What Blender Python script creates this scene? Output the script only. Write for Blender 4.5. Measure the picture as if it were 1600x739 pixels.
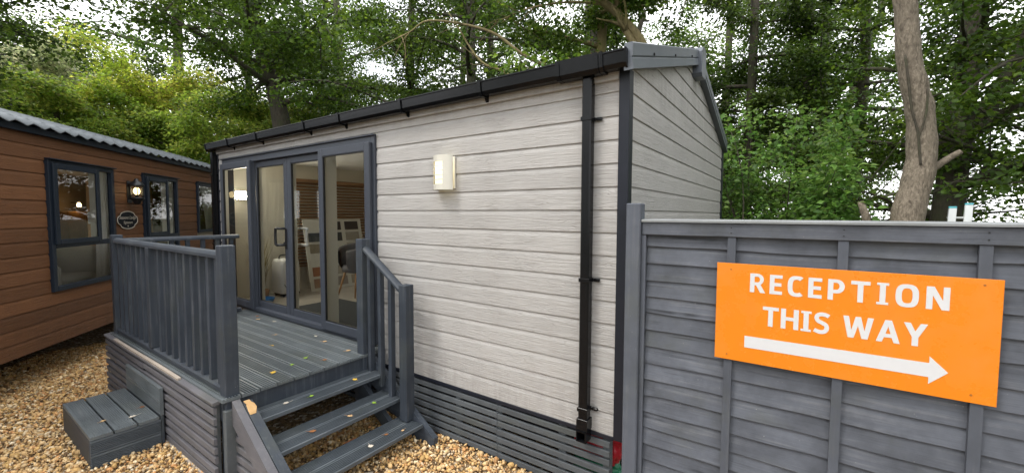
import bpy, bmesh, math, random
import numpy as np
from mathutils import Vector, Matrix
from mathutils.geometry import tessellate_polygon

for o in list(bpy.data.objects):
    bpy.data.objects.remove(o)
scene = bpy.context.scene
COL = scene.collection
RNG = random.Random(7)
rad = math.radians

# ------------------------------------------------------------------ camera
cam_d = bpy.data.cameras.new('camera')
cam_d.sensor_width = 36.0
cam_d.lens = 14.55
cam_d.clip_start = 0.05
cam_d.clip_end = 600
cam = bpy.data.objects.new('camera', cam_d)
COL.objects.link(cam)
FWD = Vector((-0.56670, 0.82217, -0.05376))
RGT = Vector((0.82322, 0.56771, 0.00422))
UPV = RGT.cross(FWD).normalized()
M = Matrix((RGT, UPV, -FWD)).transposed().to_4x4()
M.translation = Vector((0.8957, -2.5999, 1.9518))
cam.matrix_world = M
scene.camera = cam

# ------------------------------------------------------------------ sky and sun
SUN_DIR = Vector((-0.42, -0.62, 1.15)).normalized()      # towards the sun
world = bpy.data.worlds.new('World')
scene.world = world
world.use_nodes = True
wn, wl = world.node_tree.nodes, world.node_tree.links
wn.clear()
w_out = wn.new('ShaderNodeOutputWorld')
w_bg = wn.new('ShaderNodeBackground')
w_bg.inputs['Strength'].default_value = 0.13
sky = wn.new('ShaderNodeTexSky')
sky.sky_type = 'NISHITA'
sky.sun_disc = False
sky.sun_elevation = math.asin(SUN_DIR.z)
sky.sun_rotation = math.atan2(SUN_DIR.x, SUN_DIR.y)
sky.air_density = 1.0
sky.dust_density = 2.0
w_tc = wn.new('ShaderNodeTexCoord')
w_no = wn.new('ShaderNodeTexNoise')
w_no.inputs['Scale'].default_value = 2.6
w_no.inputs['Detail'].default_value = 6
w_ra = wn.new('ShaderNodeValToRGB')
w_ra.color_ramp.elements[0].position = 0.36
w_ra.color_ramp.elements[0].color = (0.62, 0.62, 0.62, 1)
w_ra.color_ramp.elements[1].position = 0.50
w_mx = wn.new('ShaderNodeMix')
w_mx.data_type = 'RGBA'
w_mx.inputs[7].default_value = (15.0, 15.1, 15.3, 1)       # bright cloud cover
wl.new(w_tc.outputs['Generated'], w_no.inputs['Vector'])
wl.new(w_no.outputs['Fac'], w_ra.inputs['Fac'])
wl.new(w_ra.outputs['Color'], w_mx.inputs[0])
wl.new(sky.outputs['Color'], w_mx.inputs[6])
wl.new(w_mx.outputs[2], w_bg.inputs['Color'])
wl.new(w_bg.outputs['Background'], w_out.inputs['Surface'])

sun_d = bpy.data.lights.new('sun', 'SUN')
sun_d.energy = 1.5
sun_d.angle = rad(14)
sun_d.color = (1.0, 0.95, 0.87)
sun = bpy.data.objects.new('sun', sun_d)
COL.objects.link(sun)
sun.rotation_euler = (-SUN_DIR).to_track_quat('-Z', 'Y').to_euler()
sun.location = (-6, -10, 16)

scene.view_settings.view_transform = 'Standard'
scene.view_settings.look = 'None'
scene.view_settings.gamma = 1.0
scene.view_settings.use_curve_mapping = False
scene.view_settings.exposure = 0.64
scene.cycles.max_bounces = 7
scene.cycles.diffuse_bounces = 4
scene.cycles.glossy_bounces = 3
scene.cycles.transmission_bounces = 3
scene.cycles.transparent_max_bounces = 10

# ------------------------------------------------------------------ materials
def new_mat(name):
    m = bpy.data.materials.new(name)
    m.use_nodes = True
    n, l = m.node_tree.nodes, m.node_tree.links
    b = n['Principled BSDF']
    return m, n, l, b

def mixc(n, l, fac, a, b):
    x = n.new('ShaderNodeMix'); x.data_type = 'RGBA'
    for sock, v in ((0, fac), (6, a), (7, b)):
        if hasattr(v, 'is_linked'):
            l.new(v, x.inputs[sock])
        elif isinstance(v, (int, float)):
            x.inputs[sock].default_value = v
        else:
            x.inputs[sock].default_value = (*v, 1)
    return x.outputs[2]

def math_n(n, l, op, a, b=None):
    x = n.new('ShaderNodeMath'); x.operation = op
    for i, v in enumerate((a, b)):
        if v is None: continue
        if hasattr(v, 'is_linked'): l.new(v, x.inputs[i])
        else: x.inputs[i].default_value = v
    return x.outputs[0]

def ramp(n, l, fac, p0, p1, c0=(0, 0, 0), c1=(1, 1, 1)):
    x = n.new('ShaderNodeValToRGB')
    x.color_ramp.elements[0].position = p0; x.color_ramp.elements[0].color = (*c0, 1)
    x.color_ramp.elements[1].position = p1; x.color_ramp.elements[1].color = (*c1, 1)
    l.new(fac, x.inputs['Fac'])
    return x.outputs['Color']

def coords(n, l, scale=(1, 1, 1), per_object=True):
    """object coordinates scaled, with a random shift for each object"""
    tc = n.new('ShaderNodeTexCoord')
    mp = n.new('ShaderNodeMapping')
    mp.inputs['Scale'].default_value = scale
    l.new(tc.outputs['Object'], mp.inputs['Vector'])
    if not per_object:
        return mp.outputs['Vector'], None
    oi = n.new('ShaderNodeObjectInfo')
    sc = n.new('ShaderNodeVectorMath'); sc.operation = 'SCALE'
    sc.inputs[0].default_value = (37.0, 91.0, 53.0)
    l.new(oi.outputs['Random'], sc.inputs['Scale'])
    ad = n.new('ShaderNodeVectorMath'); ad.operation = 'ADD'
    l.new(mp.outputs['Vector'], ad.inputs[0]); l.new(sc.outputs['Vector'], ad.inputs[1])
    return ad.outputs['Vector'], oi.outputs['Random']

def noise(n, l, vec, scale, detail=4, rough=0.6, dist=0.0):
    x = n.new('ShaderNodeTexNoise')
    x.inputs['Scale'].default_value = scale
    x.inputs['Detail'].default_value = detail
    x.inputs['Roughness'].default_value = rough
    x.inputs['Distortion'].default_value = dist
    l.new(vec, x.inputs['Vector'])
    return x.outputs['Fac']

def bump(n, l, b, height, strength=0.3, dist=0.01):
    x = n.new('ShaderNodeBump')
    x.inputs['Strength'].default_value = strength
    x.inputs['Distance'].default_value = dist
    l.new(height, x.inputs['Height'])
    l.new(x.outputs['Normal'], b.inputs['Normal'])

def plain(name, col, rough=0.6, metal=0.0, var=0.12, scale=30, bmp=0.08, spec=0.5):
    m, n, l, b = new_mat(name)
    v, r = coords(n, l)
    f = noise(n, l, v, scale, 5)
    dark = tuple(c * (1 - var) for c in col); lite = tuple(min(1, c * (1 + var)) for c in col)
    l.new(mixc(n, l, f, dark, lite), b.inputs['Base Color'])
    b.inputs['Roughness'].default_value = rough
    b.inputs['Metallic'].default_value = metal
    b.inputs['Specular IOR Level'].default_value = spec
    if bmp: bump(n, l, b, f, bmp, 0.004)
    return m

def emboss(name, base, dark, rough=0.6, strength=0.6, board_var=0.10, streak=0.5, wash=None):
    """embossed wood-grain cladding: grain runs along the board (x or y), rings stacked in z"""
    m, n, l, b = new_mat(name)
    tc = n.new('ShaderNodeTexCoord')
    oi = n.new('ShaderNodeObjectInfo')
    sp = n.new('ShaderNodeSeparateXYZ'); l.new(tc.outputs['Object'], sp.inputs[0])
    u = math_n(n, l, 'ADD', sp.outputs['X'], sp.outputs['Y'])
    off = math_n(n, l, 'MULTIPLY', oi.outputs['Random'], 61.0)
    cb = n.new('ShaderNodeCombineXYZ')
    l.new(math_n(n, l, 'MULTIPLY', math_n(n, l, 'ADD', u, off), 0.8), cb.inputs['X'])
    l.new(off, cb.inputs['Y'])
    l.new(math_n(n, l, 'MULTIPLY', sp.outputs['Z'], 8.0), cb.inputs['Z'])
    big = noise(n, l, cb.outputs[0], 1.4, 3, 0.45, 0.3)           # cathedral field
    rings = math_n(n, l, 'FRACT', math_n(n, l, 'MULTIPLY', big, 26.0))
    ringb = math_n(n, l, 'ABSOLUTE', math_n(n, l, 'SUBTRACT', rings, 0.5))
    cb2 = n.new('ShaderNodeCombineXYZ')
    l.new(math_n(n, l, 'MULTIPLY', math_n(n, l, 'ADD', u, off), 4.5), cb2.inputs['X'])
    l.new(math_n(n, l, 'MULTIPLY', sp.outputs['Z'], 85.0), cb2.inputs['Z'])
    fine = noise(n, l, cb2.outputs[0], 1.0, 6, 0.75)
    cb3 = n.new('ShaderNodeCombineXYZ')
    l.new(math_n(n, l, 'ADD', u, off), cb3.inputs['X']); l.new(sp.outputs['Z'], cb3.inputs['Z'])
    patch = noise(n, l, cb3.outputs[0], 2.2, 3)
    gate = ramp(n, l, patch, 0.42, 0.62)
    line = math_n(n, l, 'MULTIPLY', ramp(n, l, ringb, 0.02, 0.17, (1, 1, 1), (0, 0, 0)), gate)
    finel = ramp(n, l, fine, 0.30, 0.66, (1, 1, 1), (0, 0, 0))
    amt = math_n(n, l, 'MINIMUM', math_n(n, l, 'ADD', math_n(n, l, 'MULTIPLY', line, 0.38), math_n(n, l, 'MULTIPLY', finel, 0.62)), 1.0)
    col = mixc(n, l, math_n(n, l, 'MULTIPLY', amt, streak), base, dark)
    # a little difference from board to board, and faint weather stains
    hsv = n.new('ShaderNodeHueSaturation')
    l.new(col, hsv.inputs['Color'])
    l.new(math_n(n, l, 'ADD', 1.0 - board_var / 2, math_n(n, l, 'MULTIPLY', oi.outputs['Random'], board_var)), hsv.inputs['Value'])
    cb4 = n.new('ShaderNodeCombineXYZ')
    l.new(math_n(n, l, 'MULTIPLY', u, 5.0), cb4.inputs['X']); l.new(math_n(n, l, 'MULTIPLY', sp.outputs['Z'], 0.8), cb4.inputs['Z'])
    st = ramp(n, l, noise(n, l, cb4.outputs[0], 1.0, 5, 0.7), 0.45, 0.78)
    c2 = mixc(n, l, math_n(n, l, 'MULTIPLY', st, 0.28), hsv.outputs['Color'], wash or dark)
    dn = noise(n, l, cb4.outputs[0], 2.3, 6, 0.75)
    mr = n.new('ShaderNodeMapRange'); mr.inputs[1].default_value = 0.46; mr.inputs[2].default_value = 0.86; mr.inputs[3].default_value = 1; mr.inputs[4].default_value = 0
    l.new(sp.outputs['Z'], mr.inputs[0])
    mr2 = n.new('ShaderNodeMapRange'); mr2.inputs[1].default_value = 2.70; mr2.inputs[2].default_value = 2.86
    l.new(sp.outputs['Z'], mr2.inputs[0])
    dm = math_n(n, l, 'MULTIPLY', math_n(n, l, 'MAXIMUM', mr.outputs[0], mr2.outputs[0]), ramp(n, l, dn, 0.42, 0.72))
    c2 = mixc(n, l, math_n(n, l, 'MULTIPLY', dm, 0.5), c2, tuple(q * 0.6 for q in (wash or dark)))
    l.new(c2, b.inputs['Base Color'])
    b.inputs['Roughness'].default_value = rough
    b.inputs['Specular IOR Level'].default_value = 0.35
    h = math_n(n, l, 'SUBTRACT', 1.0, amt)
    bump(n, l, b, h, strength, 0.006)
    return m

def painted_wood(name, col, worn, axis='x', rough=0.62, wear=0.35, specks=True, var=0.18, crack=0.0):
    """brush-painted timber, worn along the grain, with lichen and dust specks"""
    m, n, l, b = new_mat(name)
    s = {'x': (1.6, 40, 40), 'y': (40, 1.6, 40), 'z': (40, 40, 1.6)}[axis]
    v, r = coords(n, l, s)
    g = noise(n, l, v, 1.0, 6, 0.65)
    v2, r2 = coords(n, l, (1, 1, 1))
    p = noise(n, l, v2, 4.0, 5, 0.65)
    c = mixc(n, l, ramp(n, l, p, 0.3, 0.75), tuple(x * (1 - var) for x in col), tuple(x * (1 + var) for x in col))
    w = math_n(n, l, 'MULTIPLY', ramp(n, l, g, 0.52, 0.80), ramp(n, l, p, 0.35, 0.7))
    c = mixc(n, l, math_n(n, l, 'MULTIPLY', w, wear), c, worn)
    if crack:
        v4, _ = coords(n, l, tuple(q * 0.6 for q in s))
        ck = math_n(n, l, 'MULTIPLY', ramp(n, l, noise(n, l, v4, 1.3, 5, 0.6), 0.56, 0.66), ramp(n, l, noise(n, l, v2, 3.0, 3), 0.42, 0.60))
        c = mixc(n, l, math_n(n, l, 'MULTIPLY', ck, crack), c, tuple(x * 0.28 for x in col))
    hsv = n.new('ShaderNodeHueSaturation'); l.new(c, hsv.inputs['Color'])
    l.new(math_n(n, l, 'ADD', 0.9, math_n(n, l, 'MULTIPLY', r, 0.22)), hsv.inputs['Value'])
    c = hsv.outputs['Color']
    if specks:
        al = ramp(n, l, noise(n, l, v2, 1.7, 6, 0.7), 0.52, 0.74)
        c = mixc(n, l, math_n(n, l, 'MULTIPLY', al, 0.32), c, (0.085, 0.090, 0.058))
        vo = n.new('ShaderNodeTexVoronoi'); vo.inputs['Scale'].default_value = 42
        l.new(v2, vo.inputs['Vector'])
        sp = ramp(n, l, vo.outputs['Distance'], 0.05, 0.13, (1, 1, 1), (0, 0, 0))
        q = ramp(n, l, noise(n, l, v2, 17, 2), 0.60, 0.68)
        c = mixc(n, l, math_n(n, l, 'MULTIPLY', math_n(n, l, 'MULTIPLY', sp, q), 0.55), c, (0.36, 0.36, 0.33))
    l.new(c, b.inputs['Base Color'])
    l.new(math_n(n, l, 'ADD', rough - 0.1, math_n(n, l, 'MULTIPLY', p, 0.2)), b.inputs['Roughness'])
    b.inputs['Specular IOR Level'].default_value = 0.28
    bump(n, l, b, g, 0.5, 0.005)
    return m

def glass_mat(name, tint=(0.93, 0.95, 0.94)):
    m, n, l, b = new_mat(name)
    n.remove(b)
    t = n.new('ShaderNodeBsdfTransparent'); t.inputs['Color'].default_value = (*tint, 1)
    g = n.new('ShaderNodeBsdfGlossy'); g.inputs['Roughness'].default_value = 0.015
    fr = n.new('ShaderNodeFresnel'); fr.inputs['IOR'].default_value = 1.5
    mx = n.new('ShaderNodeMixShader')
    l.new(fr.outputs[0], mx.inputs[0]); l.new(t.outputs[0], mx.inputs[1]); l.new(g.outputs[0], mx.inputs[2])
    l.new(mx.outputs[0], n['Material Output'].inputs['Surface'])
    return m

def emit_mat(name, col, strength):
    m, n, l, b = new_mat(name)
    b.inputs['Base Color'].default_value = (0.8, 0.78, 0.7, 1)
    b.inputs['Emission Color'].default_value = (*col, 1)
    b.inputs['Emission Strength'].default_value = strength
    return m

def leaf_mat(name, sat=1.0):
    m, n, l, b = new_mat(name)
    at = n.new('ShaderNodeAttribute'); at.attribute_name = 'tint'
    tr = n.new('ShaderNodeBsdfTranslucent')
    hs = n.new('ShaderNodeHueSaturation'); hs.inputs['Value'].default_value = 1.7
    hs.inputs['Hue'].default_value = 0.49
    l.new(at.outputs['Color'], hs.inputs['Color']); l.new(hs.outputs['Color'], tr.inputs['Color'])
    l.new(at.outputs['Color'], b.inputs['Base Color'])
    b.inputs['Roughness'].default_value = 0.48
    b.inputs['Specular IOR Level'].default_value = 0.4
    mx = n.new('ShaderNodeMixShader'); mx.inputs[0].default_value = 0.45
    l.new(b.outputs[0], mx.inputs[1]); l.new(tr.outputs[0], mx.inputs[2])
    l.new(mx.outputs[0], n['Material Output'].inputs['Surface'])
    return m

def bark_mat(name, c0, c1, moss=None, ns=16, vs=24):
    m, n, l, b = new_mat(name)
    v, r = coords(n, l, (1, 1, 0.35))
    a = noise(n, l, v, ns, 6, 0.7, 0.6)
    vo = n.new('ShaderNodeTexVoronoi'); vo.inputs['Scale'].default_value = vs; l.new(v, vo.inputs['Vector'])
    v3, _ = coords(n, l, (1, 1, 1))
    big = noise(n, l, v3, 2.5, 3)
    c = mixc(n, l, ramp(n, l, a, 0.3, 0.7), c0, c1)
    c = mixc(n, l, math_n(n, l, 'MULTIPLY', ramp(n, l, vo.outputs['Distance'], 0.0, 0.25, (1, 1, 1), (0, 0, 0)), 0.35), c, tuple(x * 0.5 for x in c0))
    if moss: c = mixc(n, l, math_n(n, l, 'MULTIPLY', ramp(n, l, big, 0.45, 0.65), 0.6), c, moss)
    l.new(c, b.inputs['Base Color'])
    b.inputs['Roughness'].default_value = 0.85
    bump(n, l, b, math_n(n, l, 'ADD', a, math_n(n, l, 'MULTIPLY', vo.outputs['Distance'], 0.7)), 0.8, 0.02)
    return m

def attr_mat(name, rough=0.8, spec=0.3):
    m, n, l, b = new_mat(name)
    at = n.new('ShaderNodeAttribute'); at.attribute_name = 'tint'
    v, r = coords(n, l)
    f = noise(n, l, v, 90, 4)
    c = mixc(n, l, f, (0.72, 0.70, 0.68), (1.2, 1.2, 1.2))
    mu = n.new('ShaderNodeMix'); mu.data_type = 'RGBA'; mu.blend_type = 'MULTIPLY'; mu.inputs[0].default_value = 1
    l.new(at.outputs['Color'], mu.inputs[6]); l.new(c, mu.inputs[7])
    l.new(mu.outputs[2], b.inputs['Base Color'])
    b.inputs['Roughness'].default_value = rough
    b.inputs['Specular IOR Level'].default_value = spec
    return m

MT = {}
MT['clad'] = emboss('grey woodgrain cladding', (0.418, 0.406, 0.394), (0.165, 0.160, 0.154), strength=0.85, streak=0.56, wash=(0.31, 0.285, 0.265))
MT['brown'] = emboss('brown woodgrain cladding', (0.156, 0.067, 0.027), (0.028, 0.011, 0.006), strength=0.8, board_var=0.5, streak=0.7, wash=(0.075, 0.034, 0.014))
MT['deck_x'] = painted_wood('grey decking paint', (0.098, 0.112, 0.120), (0.24, 0.25, 0.245), 'x', 0.45, 0.75)
MT['deck_y'] = painted_wood('grey tread paint', (0.070, 0.082, 0.094), (0.20, 0.205, 0.20), 'y', 0.5, 0.6)
MT['rail'] = painted_wood('grey rail paint', (0.038, 0.046, 0.059), (0.17, 0.175, 0.18), 'x', 0.55, 0.7)
MT['post'] = painted_wood('grey post paint', (0.034, 0.042, 0.055), (0.17, 0.175, 0.18), 'z', 0.55, 0.7)
MT['slat'] = painted_wood('faded slat paint', (0.100, 0.098, 0.108), (0.22, 0.20, 0.19), 'x', 0.65, 0.6)
MT['slat_dark'] = painted_wood('grey skirting paint', (0.072, 0.080, 0.088), (0.18, 0.18, 0.17), 'x', 0.6, 0.6)
MT['fence'] = painted_wood('fence paint', (0.083, 0.091, 0.110), (0.26, 0.26, 0.26), 'x', 0.65, 0.6, True, 0.34, 0.85)
MT['fence_z'] = painted_wood('fence batten paint', (0.072, 0.080, 0.098), (0.22, 0.22, 0.22), 'z', 0.65, 0.4)
MT['cap'] = painted_wood('weathered fence cap', (0.20, 0.21, 0.215), (0.36, 0.355, 0.33), 'x', 0.7, 0.6)
MT['bare'] = painted_wood('bare pale timber', (0.36, 0.31, 0.26), (0.54, 0.48, 0.40), 'x', 0.7, 0.5, specks=False)
MT['split'] = painted_wood('split raw timber', (0.52, 0.32, 0.14), (0.70, 0.55, 0.34), 'x', 0.7, 0.9, specks=False)
MT['frame'] = plain('blue grey window plastic', (0.046, 0.053, 0.068), 0.4, var=0.12, bmp=0.03, spec=0.3)
MT['frame_dark'] = plain('anthracite window plastic', (0.012, 0.017, 0.026), 0.42, var=0.15, bmp=0.03, spec=0.2)
MT['white_pl'] = plain('white window plastic', (0.72, 0.71, 0.66), 0.4, var=0.04, bmp=0)
MT['black_pl'] = plain('black gutter plastic', (0.004, 0.0044, 0.0055), 0.22, var=0.4, scale=12, bmp=0.02, spec=0.22)
MT['trim'] = plain('dark corner trim', (0.012, 0.014, 0.021), 0.4, var=0.3, scale=9, bmp=0.06, spec=0.25)
MT['barge'] = plain('grey coated barge metal', (0.085, 0.097, 0.116), 0.35, var=0.25, scale=8, bmp=0.03)
MT['roof'] = plain('dark roof sheet', (0.05, 0.055, 0.062), 0.5, var=0.2)
MT['roof_grey'] = plain('grey pressed roof tile', (0.16, 0.175, 0.19), 0.42, var=0.25, scale=14)
MT['glass'] = glass_mat('window glass')
def sign_mat():
    m, n, l, b = new_mat('orange sign board')
    v, _ = coords(n, l, (14, 14, 1.2)); v2, _ = coords(n, l)
    st = ramp(n, l, noise(n, l, v, 1.0, 5, 0.7), 0.5, 0.8); du = ramp(n, l, noise(n, l, v2, 5, 6, 0.7), 0.45, 0.8)
    c = mixc(n, l, math_n(n, l, 'MULTIPLY', st, 0.22), (0.66, 0.188, 0.006), (0.44, 0.15, 0.02))
    c = mixc(n, l, math_n(n, l, 'MULTIPLY', du, 0.12), c, (0.54, 0.28, 0.10))
    l.new(c, b.inputs['Base Color']); l.new(math_n(n, l, 'ADD', 0.24, math_n(n, l, 'MULTIPLY', du, 0.25)), b.inputs['Roughness'])
    bump(n, l, b, noise(n, l, v2, 3.0, 2), 0.05, 0.01)
    return m
MT['orange'] = sign_mat()
MT['sign_white'] = plain('white sign vinyl', (0.54, 0.545, 0.56), 0.4, var=0.02, bmp=0)
MT['steel'] = plain('satin lamp steel', (0.60, 0.58, 0.51), 0.45, 0.25, var=0.05, bmp=0.02)
MT['steel_side'] = plain('grey lamp side', (0.20, 0.20, 0.195), 0.45, 0.3, var=0.1)
MT['lamp_glow'] = emit_mat('lit frosted lamp glass', (1.0, 0.85, 0.50), 0.8)
MT['bulb'] = emit_mat('lit lantern bulb', (1.0, 0.76, 0.38), 2.8)
MT['room_lamp'] = emit_mat('lit room lamp', (1.0, 0.91, 0.72), 170.0)
MT['spot'] = emit_mat('lit cupboard lamp', (1.0, 0.62, 0.25), 14.0)
MT['black_metal'] = plain('black lantern metal', (0.012, 0.013, 0.015), 0.35, 0.3, bmp=0.05)
MT['plaque'] = plain('black plaque', (0.004, 0.005, 0.008), 0.5, var=0.2, bmp=0, spec=0.15)
MT['pale_line'] = plain('pale plaque line', (0.38, 0.34, 0.28), 0.5)
MT['wall_in'] = plain('cream room wall', (0.80, 0.77, 0.68), 0.8, var=0.03, scale=5, bmp=0)
MT['ceil_in'] = plain('white ceiling', (0.86, 0.85, 0.82), 0.8, var=0.02, bmp=0)
MT['floor_in'] = painted_wood('grey floor board', (0.40, 0.37, 0.33), (0.5, 0.47, 0.43), 'x', 0.5, 0.6, specks=False)
MT['mat'] = plain('charcoal door mat', (0.05, 0.055, 0.06), 0.95, var=0.3, scale=200, bmp=0.3)
MT['blind'] = painted_wood('brown wooden blind', (0.33, 0.19, 0.10), (0.42, 0.26, 0.15), 'y', 0.5, 0.5, specks=False)
MT['fabric'] = plain('grey chair fabric', (0.13, 0.125, 0.13), 0.95, var=0.15, scale=160, bmp=0.3)
MT['sofa'] = plain('light grey armchair fabric', (0.52, 0.50, 0.47), 0.95, var=0.15, scale=160, bmp=0.3)
MT['curtain'] = plain('white curtain cloth', (0.70, 0.69, 0.67), 0.9, var=0.06, scale=40, bmp=0.1)
MT['oak'] = painted_wood('pale oak', (0.42, 0.24, 0.11), (0.52, 0.33, 0.17), 'z', 0.5, 0.5, specks=False)
MT['lodge_in'] = plain('lodge room wall', (0.42, 0.35, 0.28), 0.85, var=0.06, scale=4, bmp=0)
MT['blue'] = plain('blue plastic', (0.02, 0.18, 0.55), 0.35, bmp=0)
MT['white'] = plain('white appliance plastic', (0.78, 0.79, 0.80), 0.35, var=0.03, bmp=0)
MT['teal'] = plain('teal plastic cap', (0.10, 0.45, 0.52), 0.4, bmp=0)
MT['alu'] = plain('pale ladder metal', (0.68, 0.70, 0.70), 0.4, 0.35, var=0.05)
MT['red'] = plain('red plastic sack', (0.42, 0.012, 0.025), 0.35, var=0.3, scale=8, bmp=0.4)
MT['green'] = plain('green plastic sack', (0.010, 0.15, 0.075), 0.35, var=0.3, scale=8, bmp=0.4)
def cloth_mat():
    m = plain('white curtain cloth', (0.78, 0.77, 0.75), 0.9, var=0.06, scale=40, bmp=0.1)
    n, l = m.node_tree.nodes, m.node_tree.links
    b = n['Principled BSDF']; t = n.new('ShaderNodeBsdfTranslucent'); t.inputs['Color'].default_value = (0.8, 0.79, 0.76, 1)
    mx = n.new('ShaderNodeMixShader'); mx.inputs[0].default_value = 0.5
    l.new(b.outputs[0], mx.inputs[1]); l.new(t.outputs[0], mx.inputs[2]); l.new(mx.outputs[0], n['Material Output'].inputs['Surface'])
    return m
MT['curtain'] = cloth_mat()
MT['stone'] = attr_mat('gravel stone')
MT['litter'] = attr_mat('fallen leaf', 0.7)
MT['leaf'] = leaf_mat('tree leaf')
MT['bark_grey'] = bark_mat('grey brown bark', (0.070, 0.054, 0.038), (0.27, 0.225, 0.168), None, 34, 46)
MT['bark_dark'] = bark_mat('dark bark', (0.030, 0.025, 0.018), (0.075, 0.062, 0.042), (0.045, 0.055, 0.02))
MT['bark_moss'] = bark_mat('mossy yellow bark', (0.10, 0.080, 0.036), (0.23, 0.18, 0.085), (0.17, 0.155, 0.045))
MT['brick'] = plain('terracotta brick', (0.42, 0.16, 0.06), 0.85, var=0.2)

# ------------------------------------------------------------------ building blocks
def thing(name, label, cat, loc=(0, 0, 0), rotz=0.0, group=None):
    o = bpy.data.objects.new(name, None)
    o.empty_display_size = 0.2
    COL.objects.link(o)
    o.location = loc
    o.rotation_euler = (0, 0, rotz)
    o['label'] = label; o['category'] = cat
    if group: o['group'] = group
    return o

def tag(o, label, cat=None, group=None, kind=None):
    if label: o['label'] = label
    if cat: o['category'] = cat
    if group: o['group'] = group
    if kind: o['kind'] = kind
    return o

def base_of(parent):
    """translation of the chain of parents"""
    v = Vector((0, 0, 0))
    while parent is not None:
        v += Vector(parent.location)
        parent = parent.parent
    return v

def mk(name, verts, faces, mat, parent=None, smooth=False, local=False):
    """one mesh object; verts are world coordinates unless the parent is turned (local=True)"""
    me = bpy.data.meshes.new(name)
    if parent is not None and not local:
        b = base_of(parent)
        verts = [(v[0] - b.x, v[1] - b.y, v[2] - b.z) for v in verts]
    me.from_pydata([tuple(v) for v in verts], [], faces)
    me.materials.append(MT[mat] if isinstance(mat, str) else mat)
    if smooth:
        me.polygons.foreach_set('use_smooth', [True] * len(me.polygons))
    me.update()
    o = bpy.data.objects.new(name, me)
    COL.objects.link(o)
    o.parent = parent
    return o

def fix(o):
    bm = bmesh.new(); bm.from_mesh(o.data)
    bmesh.ops.recalc_face_normals(bm, faces=bm.faces[:])
    bm.to_mesh(o.data); bm.free()
    return o

class MB:
    """collects pieces of one part"""
    def __init__(s): s.v = []; s.f = []
    def add(s, v, f):
        k = len(s.v); s.v += [tuple(x) for x in v]; s.f += [tuple(i + k for i in q) for q in f]
        return s
    def box(s, x, y, z, c=0.0):
        return s.add(*box_vf(x, y, z, c))
    def build(s, name, mat, parent=None, smooth=False, local=False):
        return mk(name, s.v, s.f, mat, parent, smooth, local)

def box_vf(x, y, z, c=0.0):
    (x0, x1), (y0, y1), (z0, z1) = x, y, z
    if c <= 0:
        v = [(x0, y0, z0), (x1, y0, z0), (x1, y1, z0), (x0, y1, z0), (x0, y0, z1), (x1, y0, z1), (x1, y1, z1), (x0, y1, z1)]
        f = [(0, 3, 2, 1), (4, 5, 6, 7), (0, 1, 5, 4), (1, 2, 6, 5), (2, 3, 7, 6), (3, 0, 4, 7)]
        return v, f
    c = min(c, abs(x1 - x0) * .45, abs(y1 - y0) * .45, abs(z1 - z0) * .45)
    ctr = Vector(((x0 + x1) / 2, (y0 + y1) / 2, (z0 + z1) / 2))
    h = Vector(((x1 - x0) / 2, (y1 - y0) / 2, (z1 - z0) / 2))
    v = []; idx = {}
    for sx in (-1, 1):
        for sy in (-1, 1):
            for sz in (-1, 1):
                for a in range(3):
                    p = [h.x - c, h.y - c, h.z - c]; p[a] = h[a]
                    idx[(sx, sy, sz, a)] = len(v)
                    v.append((ctr.x + sx * p[0], ctr.y + sy * p[1], ctr.z + sz * p[2]))
    f = []
    for a in range(3):
        b, d = [i for i in range(3) if i != a]
        for s in (-1, 1):
            q = []
            for sb, sd in ((-1, -1), (1, -1), (1, 1), (-1, 1)):
                k = [0, 0, 0]; k[a] = s; k[b] = sb; k[d] = sd
                q.append(idx[(*k, a)])
            f.append(q)
    for a in range(3):                      # edges parallel to axis a
        b, d = [i for i in range(3) if i != a]
        for sb in (-1, 1):
            for sd in (-1, 1):
                k0 = [0, 0, 0]; k0[b] = sb; k0[d] = sd; k1 = k0[:]
                k0[a] = -1; k1[a] = 1
                f.append([idx[(*k0, b)], idx[(*k1, b)], idx[(*k1, d)], idx[(*k0, d)]])
    for sx in (-1, 1):
        for sy in (-1, 1):
            for sz in (-1, 1):
                f.append([idx[(sx, sy, sz, 0)], idx[(sx, sy, sz, 1)], idx[(sx, sy, sz, 2)]])
    # orient outward
    out = []
    for q in f:
        p = [Vector(v[i]) for i in q]
        nrm = (p[1] - p[0]).cross(p[2] - p[0])
        mid = sum(p, Vector()) / len(p) - ctr
        out.append(tuple(q) if nrm.dot(mid) > 0 else tuple(reversed(q)))
    return v, out

def box(name, x, y, z, mat, parent=None, c=0.004, local=False):
    v, f = box_vf(x, y, z, c)
    return mk(name, v, f, mat, parent, False, local)

def prism_vf(prof, a0, a1, place, nseg=1, wob=None):
    """extrude a profile [(o,z)] from a0 to a1 (numbers or functions of the profile point)"""
    n = len(prof); v = []; f = []
    for s in range(nseg + 1):
        t = s / nseg
        for (o, z) in prof:
            s0 = a0(o, z) if callable(a0) else a0
            s1 = a1(o, z) if callable(a1) else a1
            a = s0 + (s1 - s0) * t
            dz = wob(a, o, z) if wob else 0.0
            v.append(place(o, a, z + dz))
    for s in range(nseg):
        for i in range(n):
            j = (i + 1) % n
            f.append((s * n + i, s * n + j, (s + 1) * n + j, (s + 1) * n + i))
    caps = tessellate_polygon([[Vector((o, z, 0)) for o, z in prof]])
    for t in caps:
        f.append(tuple(t)); f.append(tuple(nseg * n + i for i in reversed(t)))
    return v, f

def prism(name, prof, a0, a1, place, mat, parent=None, nseg=1, wob=None, local=False, smooth=False):
    v, f = prism_vf(prof, a0, a1, place, nseg, wob)
    return fix(mk(name, v, f, mat, parent, smooth, local))

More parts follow.
